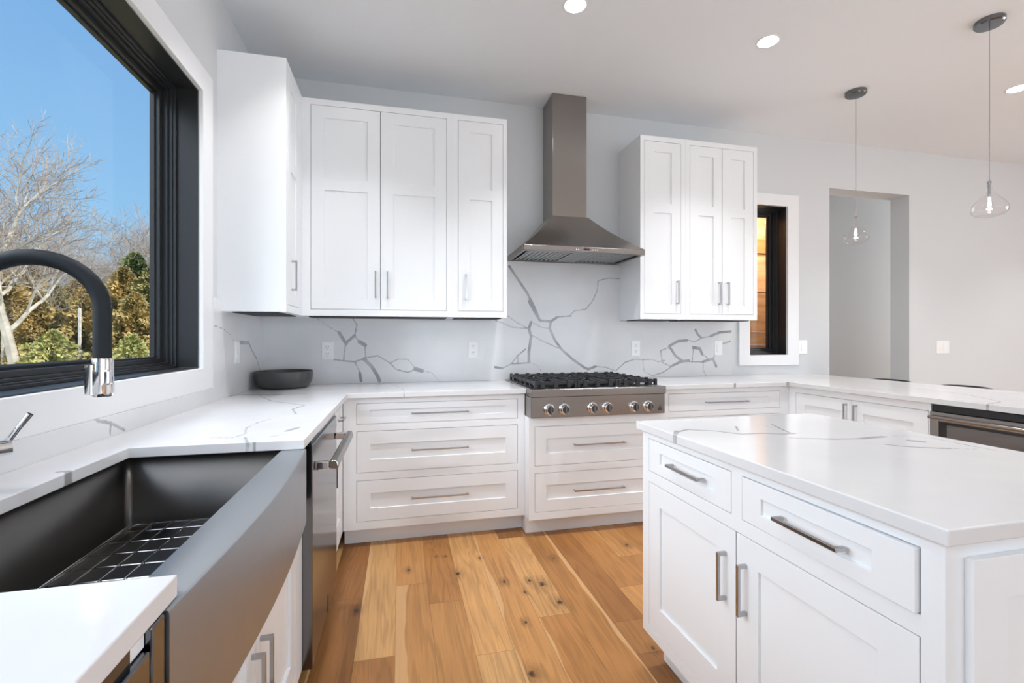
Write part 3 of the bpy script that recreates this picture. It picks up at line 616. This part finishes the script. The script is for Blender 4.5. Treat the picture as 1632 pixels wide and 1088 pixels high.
# lower band, hollow
g = G(lambda u, w, z: (u, w, z)); us = [hx1, hx1+.02, hx2-.02, hx2]; ys = [hy, hy+.02, -.023, -.003]
for (a, b, c, d) in ((hx1, hx2, hy, hy+.02), (hx1, hx2, -.023, -.003), (hx1, hx1+.02, hy+.02, -.023), (hx2-.02, hx2, hy+.02, -.023)): g.box(a, b, c, d, hz, hz2)
g.build('band', 'steel', hood, bevel=.003)
G().box(hx1+.02, hx2-.02, hy+.02, -.023, hz2-.004, hz2+.004).build('inner_plate', 'darkunder', hood)
fbox = G().box(hx1+.02, hx2-.02, hy+.02, hy+.06, hz+.002, hz+.014).box(hx1+.02, hx2-.02, -.063, -.023, hz+.002, hz+.014).box(2.135, 2.265, hy+.06, -.063, hz+.004, hz+.014)
fbox.build('filter_tray', 'steelgloss', hood)
for (a, b) in ((hx1+.045, 2.135), (2.265, hx2-.045)):
    f = G(); f.box(a, a+.012, hy+.06, -.063, hz+.004, hz+.02).box(b-.012, b, hy+.06, -.063, hz+.004, hz+.02).box(a, b, hy+.06, hy+.068, hz+.004, hz+.02); fo_ = f.build('baffle_filter', 'filter', hood)
    k = 0; x = a+.022
    s_ = G()
    while x < b-.03:
        s_.prism([(x, hz+.016), (x+.006, hz+.004), (x+.018, hz+.004), (x+.024, hz+.016)], hy+.066, -.07, 'w'); x += .034
    s_.build('baffle', 'filter', fo_)
G(fm('B', hy)).box(2.178, 2.222, 0, .0015, 1.846, 1.858).build('display', 'led', hood)
for x in (2.125, 2.14, 2.245, 2.262, 2.279): G(fm('B', hy)).lathe([(.0045, 0), (.0045, .002), (0, .0025)], (x, 0, 1.851), 12, 'w').build('button', 'chrome', hood)

# ================================================================ cooktop
ck = empty('cooktop', (2.172, -.40, .742), 'black and stainless six-burner gas rangetop set into the back worktop', 'cooktop')
kx0, kx1, ky = 1.7155, 2.6305, -.772
G().box(kx0, kx1, ky, -.03, .7435, .872).build('control_panel', 'steel', ck, bevel=.003)
G().box(kx0, kx1, ky-.016, -.032, .872, .922).build('top_plate', 'steel', ck, bevel=.005, seg=3)
G().box(kx0+.03, kx1-.03, -.68, -.07, .922, .926).build('spill_tray', 'blackglass', ck, bevel=.002)
mK = fm('B', ky)
for x in (1.832, 1.930, 2.120, 2.219, 2.406, 2.507):
    kb = G(mK).lathe([(.036, 0), (.036, .006), (.032, .010), (.028, .012), (.027, .030), (.024, .034), (0, .034)], (x, 0, .795), 28, 'w').build('knob', 'chrome', ck, smooth=True)
    G(mK).box(x-.007, x+.007, .034, .044, .768, .822).build('grip', 'steelgloss', kb, bevel=.002)
    G(mK).lathe([(.022, .0342), (.022, .0352), (0, .0352)], (x, 0, .795), 24, 'w').build('face', 'slot', kb)
    G(mK).box(x-.004, x+.004, 0, .0008, .840, .8425).build('index_mark', 'slot', ck)
G(mK).prism([(2.577, .762), (2.611, .762), (2.609, .776), (2.598, .783), (2.602, .800), (2.592, .790), (2.583, .779)], 0, .0012, 'w').build('emblem', 'slot', ck)
bw = (kx1-kx0-.07)/3
for k in range(3):
    x0 = kx0+.035+k*bw; x1 = x0+bw-.008; zt = .962; zb = .944
    g = G()
    # comb-like outer fingers and bars
    for yy in (-.735, -.40, -.075):
        g.box(x0+.01, x1-.01, yy-.006, yy+.006, zb, zt)
    for xx in (x0+.006, x1-.006): g.box(xx-.006, xx+.006, -.735, -.075, zb, zt)
    for by in (-.57, -.235):
        cxm = (x0+x1)/2
        for ang in range(0, 360, 45):
            a = math.radians(ang); r0, r1 = .035, (.118 if ang % 90 == 0 else .13)
            if ang % 180 == 0: r1 = (x1-x0)/2-.01
            if ang % 180 == 90: r1 = .155
            p = Vector((math.cos(a), math.sin(a), 0)); q = Vector((-p.y, p.x, 0))*.006
            A = Vector((cxm, by, 0))+p*r0; B_ = Vector((cxm, by, 0))+p*r1
            g.hexa([(A-q)[:2]+(zb,), (A+q)[:2]+(zb,), (B_+q)[:2]+(zb,), (B_-q)[:2]+(zb,), (A-q)[:2]+(zt+.004,), (A+q)[:2]+(zt+.004,), (B_+q)[:2]+(zt-.002,), (B_-q)[:2]+(zt-.002,)])
    for xx in (x0+.006, x1-.006):
        for yy in (-.735, -.62, -.51, -.40, -.29, -.18, -.075): g.box(xx-.008, xx+.008, yy-.012, yy+.012, .926, zt+.006)
    for yy in (-.741, -.069):
        for xx in (x0+.05, (x0+x1)/2, x1-.05): g.box(xx-.014, xx+.014, yy-.007, yy+.007, .926, zt+.006)
    g.build('grate', 'iron', ck, bevel=.0015)
    for by in (-.57, -.235):
        bb = G().lathe([(.055, .926), (.055, .932), (.045, .938), (0, .938)], ((x0+x1)/2, by, 0), 28).build('burner', 'iron', ck, smooth=True)
        G().lathe([(.036, .938), (.038, .944), (.034, .948), (0, .949)], ((x0+x1)/2, by, 0), 28).build('burner_cap', 'iron', bb, smooth=True)

# ================================================================ dishwashers
def dishwasher(y0, y1, label, ztop=.868, back=.012):
    r = empty('dishwasher', (.31, (y0+y1)/2, 0), label, 'dishwasher'); m = fm('L', 0)
    G(m).box(y0+.008, y1-.008, .03, .60, .09, .862).build('tub', 'darkunder', r)
    G(m).box(y0+.008, y1-.008, .03, .535, 0, .09).build('toe_panel', 'darkunder', r)
    G(m).box(y0+.004, y1-.004, .603, .643, .095, ztop).build('door', 'steelgloss', r, bevel=.003)
    G(m).box(y0+.012, y1-back, .600, .636, ztop, .8825).build('control_strip', 'blackglass', r)
    # box-section handle with end brackets
    b = G(m); b.prism([(.691, .772), (.718, .768), (.724, .779), (.716, .801), (.696, .801), (.688, .790)], y0+.045, y1-.045, 'u')
    h = b.build('handle', 'steel', r, bevel=.004, seg=3)
    for a in (y0+.045, y1-.069):
        G(m).prism([(.643, .768), (.690, .768), (.690, .798), (.643, .798)], a, a+.024, 'u').build('bracket', 'chrome', h, bevel=.004)
    return r
dw = dishwasher(-1.812, -1.1725, 'stainless dishwasher between the apron sink and the back corner')
G(fm('L', .643)).prism([(-1.462, .098), (-1.436, .096), (-1.433, .118), (-1.442, .130), (-1.439, .158), (-1.450, .164), (-1.456, .130)], 0, .0012, 'w')
g = G(); pts = [(-1.464, .096), (-1.434, .096), (-1.436, .118), (-1.446, .130), (-1.442, .160), (-1.452, .164), (-1.460, .128)]
g.add([(.6432, a, b) for a, b in pts]+[(.6446, a, b) for a, b in pts], [tuple(range(7)), tuple(range(13, 6, -1))]+[(i, (i+1) % 7, 7+(i+1) % 7, 7+i) for i in range(7)]).build('emblem', 'slot', dw)
dishwasher(-3.485, -2.884, 'stainless dishwasher under the near worktop left of the sink', .860, .034)

# ================================================================ apron sink
sk = empty('apron_sink', (.37, -2.375, .65), 'stainless farmhouse sink with bowed apron front and deep dark basin', 'sink')
y0, y1 = -2.845, -1.932; n = 28
def bow(t): return .645+.021*math.sin(math.pi*t)
# apron as a bowed plate with rolled top
prof_in = .574; vs = []; fs = []
prof = [(.0, .650), (1, .650), (1, .876), (.97, .8815), (.90, .8835), (-1, .8835), (-1, .8755), (.0, .8755)]
for k in range(n+1):
    t = k/n; y = y0+(y1-y0)*t; xb = bow(t); xi = .612
    for (a, z) in prof:
        x = prof_in if a < 0 else xi+(xb-xi)*a
        vs.append((x, y, z))
P_ = len(prof)
for k in range(n):
    for q in range(P_): fs.append((k*P_+q, k*P_+(q+1) % P_, (k+1)*P_+(q+1) % P_, (k+1)*P_+q))
fs += [tuple(range(P_)), tuple(range(n*P_, n*P_+P_))]
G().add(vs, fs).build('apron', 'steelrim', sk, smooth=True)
# basin: open shell with rounded vertical corners
bx0, bx1, by0, by1, bz = .150, .574, -2.822, -1.928, .672
def rrect(r, off=0):
    p = []
    for (cx_, cy_, a0) in ((bx1-r, by1-r, 0), (bx0+r, by1-r, 90), (bx0+r, by0+r, 180), (bx1-r, by0+r, 270)):
        for k in range(7):
            a = math.radians(a0+k*15); p.append((cx_+(r-off)*math.cos(a), cy_+(r-off)*math.sin(a)))
    return p
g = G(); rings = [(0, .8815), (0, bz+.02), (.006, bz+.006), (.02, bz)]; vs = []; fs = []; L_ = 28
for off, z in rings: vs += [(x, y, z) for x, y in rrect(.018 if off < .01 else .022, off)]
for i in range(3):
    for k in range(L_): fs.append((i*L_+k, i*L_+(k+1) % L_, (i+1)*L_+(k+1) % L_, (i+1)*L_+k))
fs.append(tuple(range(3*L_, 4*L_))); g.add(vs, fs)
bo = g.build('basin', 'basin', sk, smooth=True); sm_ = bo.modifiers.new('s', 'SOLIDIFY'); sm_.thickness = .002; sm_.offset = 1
G().lathe([(.056, bz+.0005), (.056, bz+.003), (.040, bz+.003), (.034, bz+.0015), (0, bz+.0015)], (.36, -2.375, 0), 28).build('drain', 'chrome', sk, smooth=True)
gr = empty('sink_grid', (.36, -2.375, bz+.002), 'stainless wire protector grid lying in the bottom of the apron sink', 'sink grid')
g = G(); gx0, gx1, gy0, gy1, gz = .178, .548, -2.79, -1.965, bz+.024; r = .0017
fr = []
for (cx_, cy_, a0) in ((gx1-.03, gy1-.03, 0), (gx0+.03, gy1-.03, 90), (gx0+.03, gy0+.03, 180), (gx1-.03, gy0+.03, 270)):
    for k in range(5): a = math.radians(a0+k*22.5); fr.append((cx_+.03*math.cos(a), cy_+.03*math.sin(a), gz))
fr.append(fr[0]); g.tube(fr, .0026, 8, False)
k = 0
y = gy0+.035
while y < gy1-.01: g.tube([(gx0, y, gz), (gx1, y, gz)], r, 6); y += .0735
x = gx0+.012
g.build('rim_wire', 'handle', gr, smooth=True)
g = G()
while x < gx1: g.tube([(x, gy0, gz+.004), (x, gy1, gz+.004)], r, 6); x += .0495
g.build('cross_wire', 'handle', gr, smooth=True)
for (x, y) in ((gx0+.05, gy0+.01), (gx1-.05, gy0+.01), (gx0+.05, gy1-.01), (gx1-.05, gy1-.01)):
    G().box(x-.010, x+.010, y-.006, y+.006, bz+.0008, gz+.006).build('foot', 'handle', gr, bevel=.003)

# ================================================================ faucet
fa = empty('faucet', (.082, -2.375, CT), 'pull-down kitchen faucet with black hose arch and chrome spray head at the window', 'faucet')
fx, fy = .082, -2.375; hxp, hyp = .308, -2.343
G().lathe([(.029, CT), (.029, CT+.006), (.024, CT+.010), (.024, CT+.125), (.020, CT+.13), (0, CT+.13)], (fx, fy, 0), 28).build('body', 'chrome', fa, smooth=True)
zt = 1.405; pts = []; R_ = math.hypot(hxp-fx, hyp-fy)/2; mx_, my_ = (fx+hxp)/2, (fy+hyp)/2; dxn, dyn = (hxp-fx)/(2*R_), (hyp-fy)/(2*R_)
arcz = 1.298
for k in range(6): pts.append((fx, fy, CT+.12+(arcz-CT-.12)*k/6))
for k in range(17):
    a = math.pi-math.pi*k/16; pts.append((mx_+dxn*R_*math.cos(a), my_+dyn*R_*math.cos(a), arcz+R_*.93*math.sin(a)))
for k in range(1, 4): pts.append((hxp, hyp, arcz-(arcz-1.190)*k/3))
G().tube(pts, .0165, 20).build('hose', 'rubber', fa, smooth=True)
sh = G().lathe([(.0185, 1.192), (.0195, 1.185), (.0195, 1.118), (.0185, 1.112), (.016, 1.109), (0, 1.109)], (hxp, hyp, 0), 28).build('spray_head', 'chrome', fa, smooth=True)
G().box(hxp+.010, hxp+.021, hyp-.017, hyp-.003, 1.135, 1.168).build('spray_button', 'chrome', sh, bevel=.004)
G().tube([(fx, fy, 1.17), (hxp-.02, hyp-.003, 1.186)], [.0075, .0045], 12).build('docking_arm', 'rubber', fa, smooth=True)
G().lathe([(.0125, 1.115), (.0125, 1.178)], (hxp-.016, hyp-.006, 0), 16).build('dock_clip', 'chrome', fa, smooth=True)
G().tube([(fx, fy, 1.002), (.112, -2.345, 1.004), (.134, -2.325, 1.006)], .0165, 16).build('valve', 'chrome', fa, smooth=True)
G().tube([(.129, -2.33, 1.014), (.145, -2.322, 1.045), (.163, -2.318, 1.073)], [.006, .0055, .006], 10).build('lever', 'chrome', fa, smooth=True)

# ================================================================ bowl
g = G(); g.lathe([(0, CT+.001), (.128, CT+.001), (.145, CT+.008), (.160, CT+.028), (.168, CT+.052), (.172, CT+.08), (.173, CT+.108), (.169, CT+.110), (.165, CT+.108), (.162, CT+.08), (.152, CT+.035), (.130, CT+.014), (0, CT+.012)], (.204, -.222, 0), 48)
bo = g.build('bowl', 'bowl', None, smooth=True, loc=(.204, -.222, CT)); tag(bo, 'round dark grey bowl standing in the far left corner of the worktop', 'bowl')

# ================================================================ outlets and switches
def plate(name, label, cat, m, u, z, kind, wd=.076, group=None):
    r = empty(name, Vector(m(u, 0, z-.06)), label, cat, group)
    G(m).box(u-wd/2, u+wd/2, 0, .005, z-.0625, z+.0625).build('cover_plate', 'plastic', r, bevel=.002)
    if kind == 'outlet':
        for dz in (-.024, .024):
            f = G(m).box(u-.017, u+.017, .005, .007, z+dz-.019, z+dz+.019).build('socket', 'plastic', r, bevel=.001)
            s_ = G(m)
            for du in (-.007, .007): s_.box(u+du-.0014, u+du+.0014, .007, .0073, z+dz-.001, z+dz+.009)
            s_.box(u-.002, u+.002, .007, .0073, z+dz-.012, z+dz-.008); s_.build('slot', 'slot', f)
    else:
        k = kind
        for q in range(k):
            du = (q-(k-1)/2)*.046
            G(m).prism([(.005, z-.034), (.009, z-.034), (.006, z+.034), (.005, z+.034)], u+du-.016, u+du+.016, 'u').build('rocker', 'plastic', r, bevel=.001)
    return r
mb = fm('B', -.021)
plate('outlet', 'white double outlet on the back wall just right of the bowl', 'outlet', mb, .440, 1.148, 'outlet')
plate('outlet', 'white double outlet under the narrow cabinet left of the hood', 'outlet', mb, 1.474, 1.150, 'outlet')
plate('outlet', 'white double outlet right of the cooktop under the wall cabinet', 'outlet', mb, 2.822, 1.151, 'outlet')
plate('switch', 'white single switch at the right end of the backsplash by the narrow window', 'switch', mb, 3.603, 1.151, 1)
plate('switch', 'white single switch on the left wall between bowl and big window', 'switch', fm('L', .021), -.54, 1.154, 1)
plate('switch', 'white light switch on the plain wall right beside the narrow window', 'switch', fm('B', 0), 4.498, 1.155, 1, .10)
plate('switch', 'white two-rocker switch on the wall right of the doorway recess', 'switch', fm('B', 0), 6.178, 1.146, 2, .165)

# ================================================================ microwave drawer
mw = empty('microwave_drawer', (4.0, -1.906, .43), 'stainless microwave drawer with dark glass built into the peninsula', 'microwave')
mm = fm('I', 3.731); u0, u1 = -2.211, -1.601
G(mm).box(u0, u1, -.50, -.004, .425, .882).build('housing', 'darkunder', mw)
G(mm).box(u0+.004, u1-.022, -.004, .012, .846, .882).build('control_strip', 'blackglass', mw, bevel=.002)
g = G(mm); us = [u0+.002, u0+.055, u1-.045, u1-.001]; zs = [.428, .56, .796, .843]
g.height(us, zs, lambda i, j: .010 if (i == 1 and j == 1) else .018, 0.); dd = g.build('door', 'steel', mw, bevel=.002)
G(mm).box(u0+.058, u1-.048, .010, .012, .563, .793).build('glass', 'ovenglass', dd)
G(mm).box(u0+.058, u1-.048, .0125, .013, .780, .793).box(u1-.078, u1-.048, .0125, .013, .563, .780).box(u0+.058, u0+.09, .0125, .013, .563, .780).box(u0+.058, u1-.048, .0125, .013, .563, .60).build('glass_border', 'blackglass', dd)
G(mm).prism([(.018, .806), (.042, .806), (.046, .815), (.042, .824), (.018, .824)], u0+.03, u1-.008, 'u').build('handle', 'steel', dd, bevel=.003)

# ================================================================ ceiling lights
protos = []
labs = ['recessed ceiling light nearest the left, above the drawers beside the cooktop', 'recessed ceiling light above the right wall cabinets', 'recessed ceiling light at the far right beyond the pendants']
def downlight(x, y, label):
    r = empty('recessed_light', (x, y, ZC), label, 'ceiling light', 'recessed lights in the ceiling')
    g = G(); g.lathe([(.070, ZC), (.069, ZC-.002), (.060, ZC-.004), (.056, ZC-.002)], (x, y, 0), 40); g.build('trim_ring', 'trimwhite', r, smooth=True)
    G().lathe([(.056, ZC-.0005), (.056, ZC-.003), (0, ZC-.003)], (x, y, 0), 40).build('lens', 'lightlens', r)
    return r
DL = [(1.865, -1.132), (3.126, -1.111), (5.305, -1.076)]
base0 = None
for k, (x, y) in enumerate(DL+[(.604, -1.132), (.604, -2.42), (1.865, -2.42), (4.9, -2.42), (6.3, -2.42), (7.3, -1.1), (1.865, -4.9), (5.305, -4.9)]):  # second and rear rows are unseen, added to brighten the room
    lab = labs[k] if k < 3 else ['recessed ceiling light above the left corner of the worktop', 'added unseen recessed light above the apron sink', 'added unseen recessed light above the aisle between sink and island', 'added unseen recessed light above the end of the peninsula', 'added unseen recessed light in the room beyond the end of the peninsula', 'recessed ceiling light over the far right of the room', 'added unseen recessed light behind the aisle near the rear window', 'added unseen recessed light near the rear window on the right'][k-3]
    if base0 is None: base0 = downlight(x, y, lab); base0_loc = (x, y)
    else:
        c = copy_tree(base0); c.location = (x, y, ZC); c['label'] = lab
    lamp('recessed_lamp', 'AREA', (x, y, ZC-.008), (0, 0, 0), (2.4 if x < 1 and y < -2 else 5.4 if x < 1 else 7.8 if y > -1.5 else 1.6 if x < 2 else 3.4), (.985, .99, 1), shape='DISK', size=.12, spread=math.radians(95))

# ================================================================ pendants
def pendant(x, y, label):
    r = empty('pendant_lamp', (x, y, 1.927), label, 'pendant lamp')
    G().lathe([(.068, ZC-.0005), (.068, ZC-.022), (.062, ZC-.029), (.02, ZC-.031), (0, ZC-.031)], (x, y, 0), 36).build('canopy', 'steelgloss', r, smooth=True)
    G().tube([(x, y, ZC-.03), (x, y, 2.125)], .0022, 8).build('cord', 'handle', r, smooth=True)
    s_ = G().lathe([(.006, 2.135), (.011, 2.128), (.011, 2.122), (.0075, 2.12), (.0075, 2.045), (0, 2.045)], (x, y, 0), 20).build('socket', 'handle', r, smooth=True)
    prof = [(.010, 2.126), (.012, 2.10), (.018, 2.075), (.028, 2.055), (.042, 2.038), (.062, 2.017), (.076, 1.995), (.081, 1.975), (.077, 1.955), (.061, 1.939), (.034, 1.930), (0, 1.927)]
    s = G().lathe(prof, (x, y, 0), 36).build('glass_shade', 'bulbglass', r, smooth=True)
    G().lathe([(0, 2.043), (.005, 2.04), (.006, 2.015), (.008, 2.0), (.006, 1.988), (0, 1.982)], (x, y, 0), 16).build('bulb', 'filament', r, smooth=True)
    return r
p1 = pendant(4.201, -.767, 'clear teardrop glass pendant in front of the doorway recess')
p2 = copy_tree(p1); p2.location = (4.215, -1.564, 1.927); p2['label'] = 'clear teardrop glass pendant nearer the viewer above the microwave drawer'
for x, y in ((4.201, -.767), (4.215, -1.564)): lamp('pendant_light', 'POINT', (x, y, 1.96), (0, 0, 0), 1.2, (1, .85, .68), shadow_soft_size=.015)

# ================================================================ bar stools
def stool(x, y, label):
    r = empty('bar_stool', (x, y, 0), label, 'bar stool', 'stools on the far side of the peninsula')
    g = G(); g.lathe([(0, .62), (.17, .62), (.195, .635), (.20, .66), (.185, .68), (0, .685)], (x, y, 0), 32); g.build('seat', 'stool', r, smooth=True)
    for sx_ in (-1, 1):
        for sy_ in (-1, 1):
            G().tube([(x+sx_*.13, y+sy_*.13, .62), (x+sx_*.19, y+sy_*.19, 0)], [.014, .011], 10).build('leg', 'blackframe', r, smooth=True)
    g = G(); q = [(x+sx_*.17, y+sy_*.17, .22) for sx_, sy_ in ((-1, -1), (1, -1), (1, 1), (-1, 1), (-1, -1))]; g.tube(q, .008, 8); g.build('footrest', 'blackframe', r)
    vs = []; fs = []; n_ = 18
    for k in range(n_+1):
        a = math.radians(-72+144*k/n_); c_, s_ = math.cos(a), math.sin(a); zt_ = .884-.045*abs(k/n_*2-1)**4
        for rr, z in ((.215, .68), (.235, zt_-.01), (.232, zt_), (.212, zt_), (.208, zt_-.01), (.19, .68)): vs.append((x+rr*c_, y+rr*s_, z))
    for k in range(n_):
        for j in range(6): fs.append((k*6+j, k*6+(j+1) % 6, (k+1)*6+(j+1) % 6, (k+1)*6+j))
    fs += [tuple(range(6)), tuple(range(n_*6, n_*6+6))]
    G().add(vs, fs).build('backrest', 'stool', r, smooth=True)
    return r
s1 = stool(4.83, -.95, 'dark grey bar stool whose back shows most above the peninsula edge')
s2 = copy_tree(s1); s2.location = (4.83, -.41, 0); s2['label'] = 'dark grey bar stool just showing below the doorway recess'

# ================================================================ outside: ground, hedge, trees
tag(G().box(-60, -.26, -20, 70, -.9, -.7).build('ground', 'ground'), kind='structure')
def kind_ok(r): return True
def leaf_mesh(name, h, r, N, seed, mat, shape='cone', size=.10):
    rg = np.random.default_rng(seed); t = rg.random(N)**.8; ang = rg.random(N)*2*np.pi
    lob = 1+.25*np.sin(ang*3+seed)+.18*np.sin(ang*7+t*9)+.12*np.sin(t*40+ang*2)
    if shape == 'cone': rad = r*(1-t)**.75*lob
    elif 0: rad = r*np.sqrt(np.clip(1-(t*2-1)**2, 0.02, 1))*lob
    k = 11; tier = (t*k) % 1; rad = rad*(1.18-.38*tier)*(1+.25*np.sin(ang*5+np.floor(t*k)*2.1)) if kind_ok(r) else rad
    dep = 1-.6*rg.random(N)**1.6; rad = rad*dep; z = t*h
    P = np.stack([rad*np.cos(ang), rad*np.sin(ang), z], 1)
    out = np.stack([np.cos(ang), np.sin(ang), rg.normal(.1, .35, N)], 1); out += rg.normal(0, .35, (N, 3)); out /= np.linalg.norm(out, axis=1)[:, None]
    up = rg.normal(0, 1, (N, 3)); sd_ = np.cross(out, up); sd_ /= np.linalg.norm(sd_, axis=1)[:, None]
    s = size*(.6+.8*rg.random(N))[:, None]
    v = np.stack([P-sd_*s*.35, P+sd_*s*.35, P+out*s+sd_*s*.12, P+out*s*.9-sd_*s*.25], 1).reshape(-1, 3)
    me = bpy.data.meshes.new(name); me.from_pydata(v.tolist(), [], [(4*i, 4*i+1, 4*i+2, 4*i+3) for i in range(N)]); me.materials.append(M[mat]); return me
LM = {'gold0': leaf_mesh('foliage', 3.2, 1.0, 15000, 1, 'gold_leaf', size=.085), 'gold1': leaf_mesh('foliage', 3.2, 1.1, 15000, 2, 'gold_leaf', size=.085),
      'olive0': leaf_mesh('foliage', 3.4, 1.1, 15000, 3, 'olive_leaf', size=.085), 'dark0': leaf_mesh('foliage', 5.2, 1.5, 13000, 4, 'dark_leaf', size=.13),
      'lime0': leaf_mesh('foliage', 2.2, 1.0, 9000, 5, 'lime_leaf', 'cone', .08)}
def shrub(kind, x, y, s, rot, label, cat, group=None, sz=1.):
    r = bpy.data.objects.new('conifer_tree' if kind.startswith('dark') else 'evergreen_shrub', None); C.objects.link(r); r.location = (x, y, -.7); r.rotation_euler = (0, 0, rot); r.scale = (s, s, s*sz)
    tag(r, label, cat, group)
    f = bpy.data.objects.new('foliage', LM[kind]); link(f, r)
    g = G(); g.tube([(0, 0, 0), (0, 0, 1.6)], [.07, .04], 8); me = stemmesh.setdefault('m', None)
    if me is None:
        o = g.build('stem', 'twig', None); stemmesh['m'] = o.data; o.parent = r; BASE.pop(o.name, None)
    else: link(bpy.data.objects.new('stem', me), r)
    return r
stemmesh = {}
rr = random.Random(3)
def dirp(px, t):
    lat = (px-816)/747.8; c, s = math.cos(.2348), math.sin(.2348)
    return (.9347+t*(s+lat*c), -3.5387+t*(c-lat*s))
GH = 'golden-brown evergreens in the hedge outside the big window'
k = 0
kinds = ['gold0', 'gold1', 'gold1', 'olive0', 'gold0', 'gold1', 'gold0', 'olive0', 'gold1', 'gold0']
for row, (t, s0) in enumerate(((13.0, .92), (15.5, 1.15), (18.0, 1.35))):
    for j in range(9):
        px = -330+j*78+row*30; x, y = dirp(px, t+rr.uniform(-.6, .6)); kd = kinds[(j*3+row*2) % 10]
        lab = 'golden-brown arborvitae in the hedge outside the big window' if kd.startswith('gold') else 'olive-brown arborvitae in the hedge outside the big window'
        shrub(kd, x, y, s0*rr.uniform(.85, 1.12), rr.uniform(0, 6.28), lab, 'shrub', GH)
x, y = dirp(85, 11.0); shrub('lime0', x, y, .95, 1.0, 'pale green rounded shrub seen through the window under the faucet arch', 'shrub')
x, y = dirp(212, 10.8); shrub('lime0', x, y, .9, 2.3, 'pale green rounded shrub by the right edge of the window glass', 'shrub')
x, y = dirp(216, 20.5); shrub('dark0', x, y, 1.08, .4, 'dark green pointed conifer behind the hedge near the right window edge', 'tree')
x, y = dirp(135, 22); shrub('dark0', x, y, .92, 2.0, 'dark green conifer behind the hedge beside the faucet arch', 'tree')
x, y = dirp(-60, 22); shrub('dark0', x, y, .95, 4.0, 'dark green conifer behind the hedge left of the faucet', 'tree')
for j in range(17):
    x, y = -12.5+rr.uniform(-1.2, 1.2), 9.5-j*1.55; kd = kinds[(j*7+3) % 10]
    lab = 'golden-brown arborvitae in the hedge outside the big window' if kd.startswith('gold') else 'olive-brown arborvitae in the hedge outside the big window'
    shrub(kd, x, y, rr.uniform(.9, 1.3), rr.uniform(0, 6.28), lab, 'shrub', GH)


# ---- bare deciduous trees
def bare_tree(x, y, h, seed, label, r0=.17, lean=(0, 0), split=.3, levels=5, name='bare_tree', spread=.55, dens=1.):
    rg = random.Random(seed); big = G(); fine = G()
    def grow(p, d, L, r, lev):
        n_ = 5 if lev < 2 else 3; pts = [p]; dd = d.copy(); rs = [r]
        for k in range(n_):
            dd = (dd+Vector((rg.gauss(0, .19), rg.gauss(0, .19), rg.gauss(.02, .12)))*(1.0 if lev else .35)).normalized()
            pts.append(pts[-1]+dd*L/n_); rs.append(r*(1-.45*(k+1)/n_))
        (big if lev < 3 else fine).tube(pts, rs, 7 if lev < 2 else (4 if lev < 4 else 3), False)
        if lev >= levels: return
        nb = {0: 4, 1: 5, 2: 5, 3: 4, 4: 4}[lev]
        for k in range(nb):
            t = (split if lev == 0 else .3)+(1-(split if lev == 0 else .3))*(k+rg.random()*.6)/nb; i = min(int(t*n_), n_-1); q = pts[i].lerp(pts[i+1], t*n_-i)
            a = k*2.4+rg.uniform(-.5, .5); o = dd.orthogonal().normalized(); o = Matrix.Rotation(a, 3, dd) @ o
            nd = (dd*(1-spread*.35)+o*spread*rg.uniform(.7, 1.4)+Vector((0, 0, .18))).normalized()
            grow(q, nd, L*rg.uniform(.50, .74), max(rs[i]*.58, .006), lev+1)
        grow(pts[-1], dd, L*.6, rs[-1]*.9, lev+1)
    root = empty(name, (x, y, -.7), label, 'tree')
    grow(Vector((x, y, -.7)), Vector((lean[0], lean[1], 1)).normalized(), h*.42, r0, 0)
    big.build('trunk', 'bark', root, smooth=True, merge=False); fine.build('twigs', 'twig', root, merge=False)
    return root
x, y = dirp(46, 11.6); bare_tree(x, y, 8.2, 11, 'tall bare tree with thick pale trunk at the left of the window', .135, (-.14, .03), .55, spread=.8)
x, y = dirp(188, 27); bare_tree(x, y, 10.5, 7, 'bare tree with fan-shaped crown near the right window edge', .17, (0, 0), .45, spread=.72)
x, y = dirp(95, 26); bare_tree(x, y, 9.2, 21, 'slim bare tree between the two larger bare trees', .13, (.03, 0), .4)
x, y = dirp(-70, 23); bare_tree(x, y, 10, 31, 'bare tree beyond the left edge of the window view', .17, (0, 0), .4)
x, y = dirp(238, 30); bare_tree(x, y, 9.5, 41, 'bare tree half hidden behind the right window frame', .13, (0, 0), .4)
for px, t, h, lab in ((127, 12.0, 2.0, 'weathered white post standing in the hedge right of the pale shrub'), (5, 12.0, 2.1, 'weathered white post standing in the hedge at the left edge of the glass')):
    x, y = dirp(px, t); o = G().box(x-.028, x+.028, y-.028, y+.028, -.7, h).add([], []).build('fence_post', 'post', None, bevel=.01, loc=(x, y, -.7)); tag(o, lab, 'post')
x, y = dirp(140, 33); bare_tree(x, y, 9.5, 51, 'bare tree far behind the faucet arch', .12, (0, 0), .35, spread=.7)
x, y = dirp(10, 31); bare_tree(x, y, 9.5, 61, 'bare tree far behind the big pale trunk', .12, (0, 0), .35, spread=.7)
bare_tree(-17, 4, 9.5, 71, 'bare tree beyond the hedge straight out from the sink', .15, (0, 0), .4, 4, spread=.7)
bare_tree(-18, -6, 10, 81, 'bare tree beyond the near end of the hedge', .15, (0, 0), .4, 4, spread=.7)
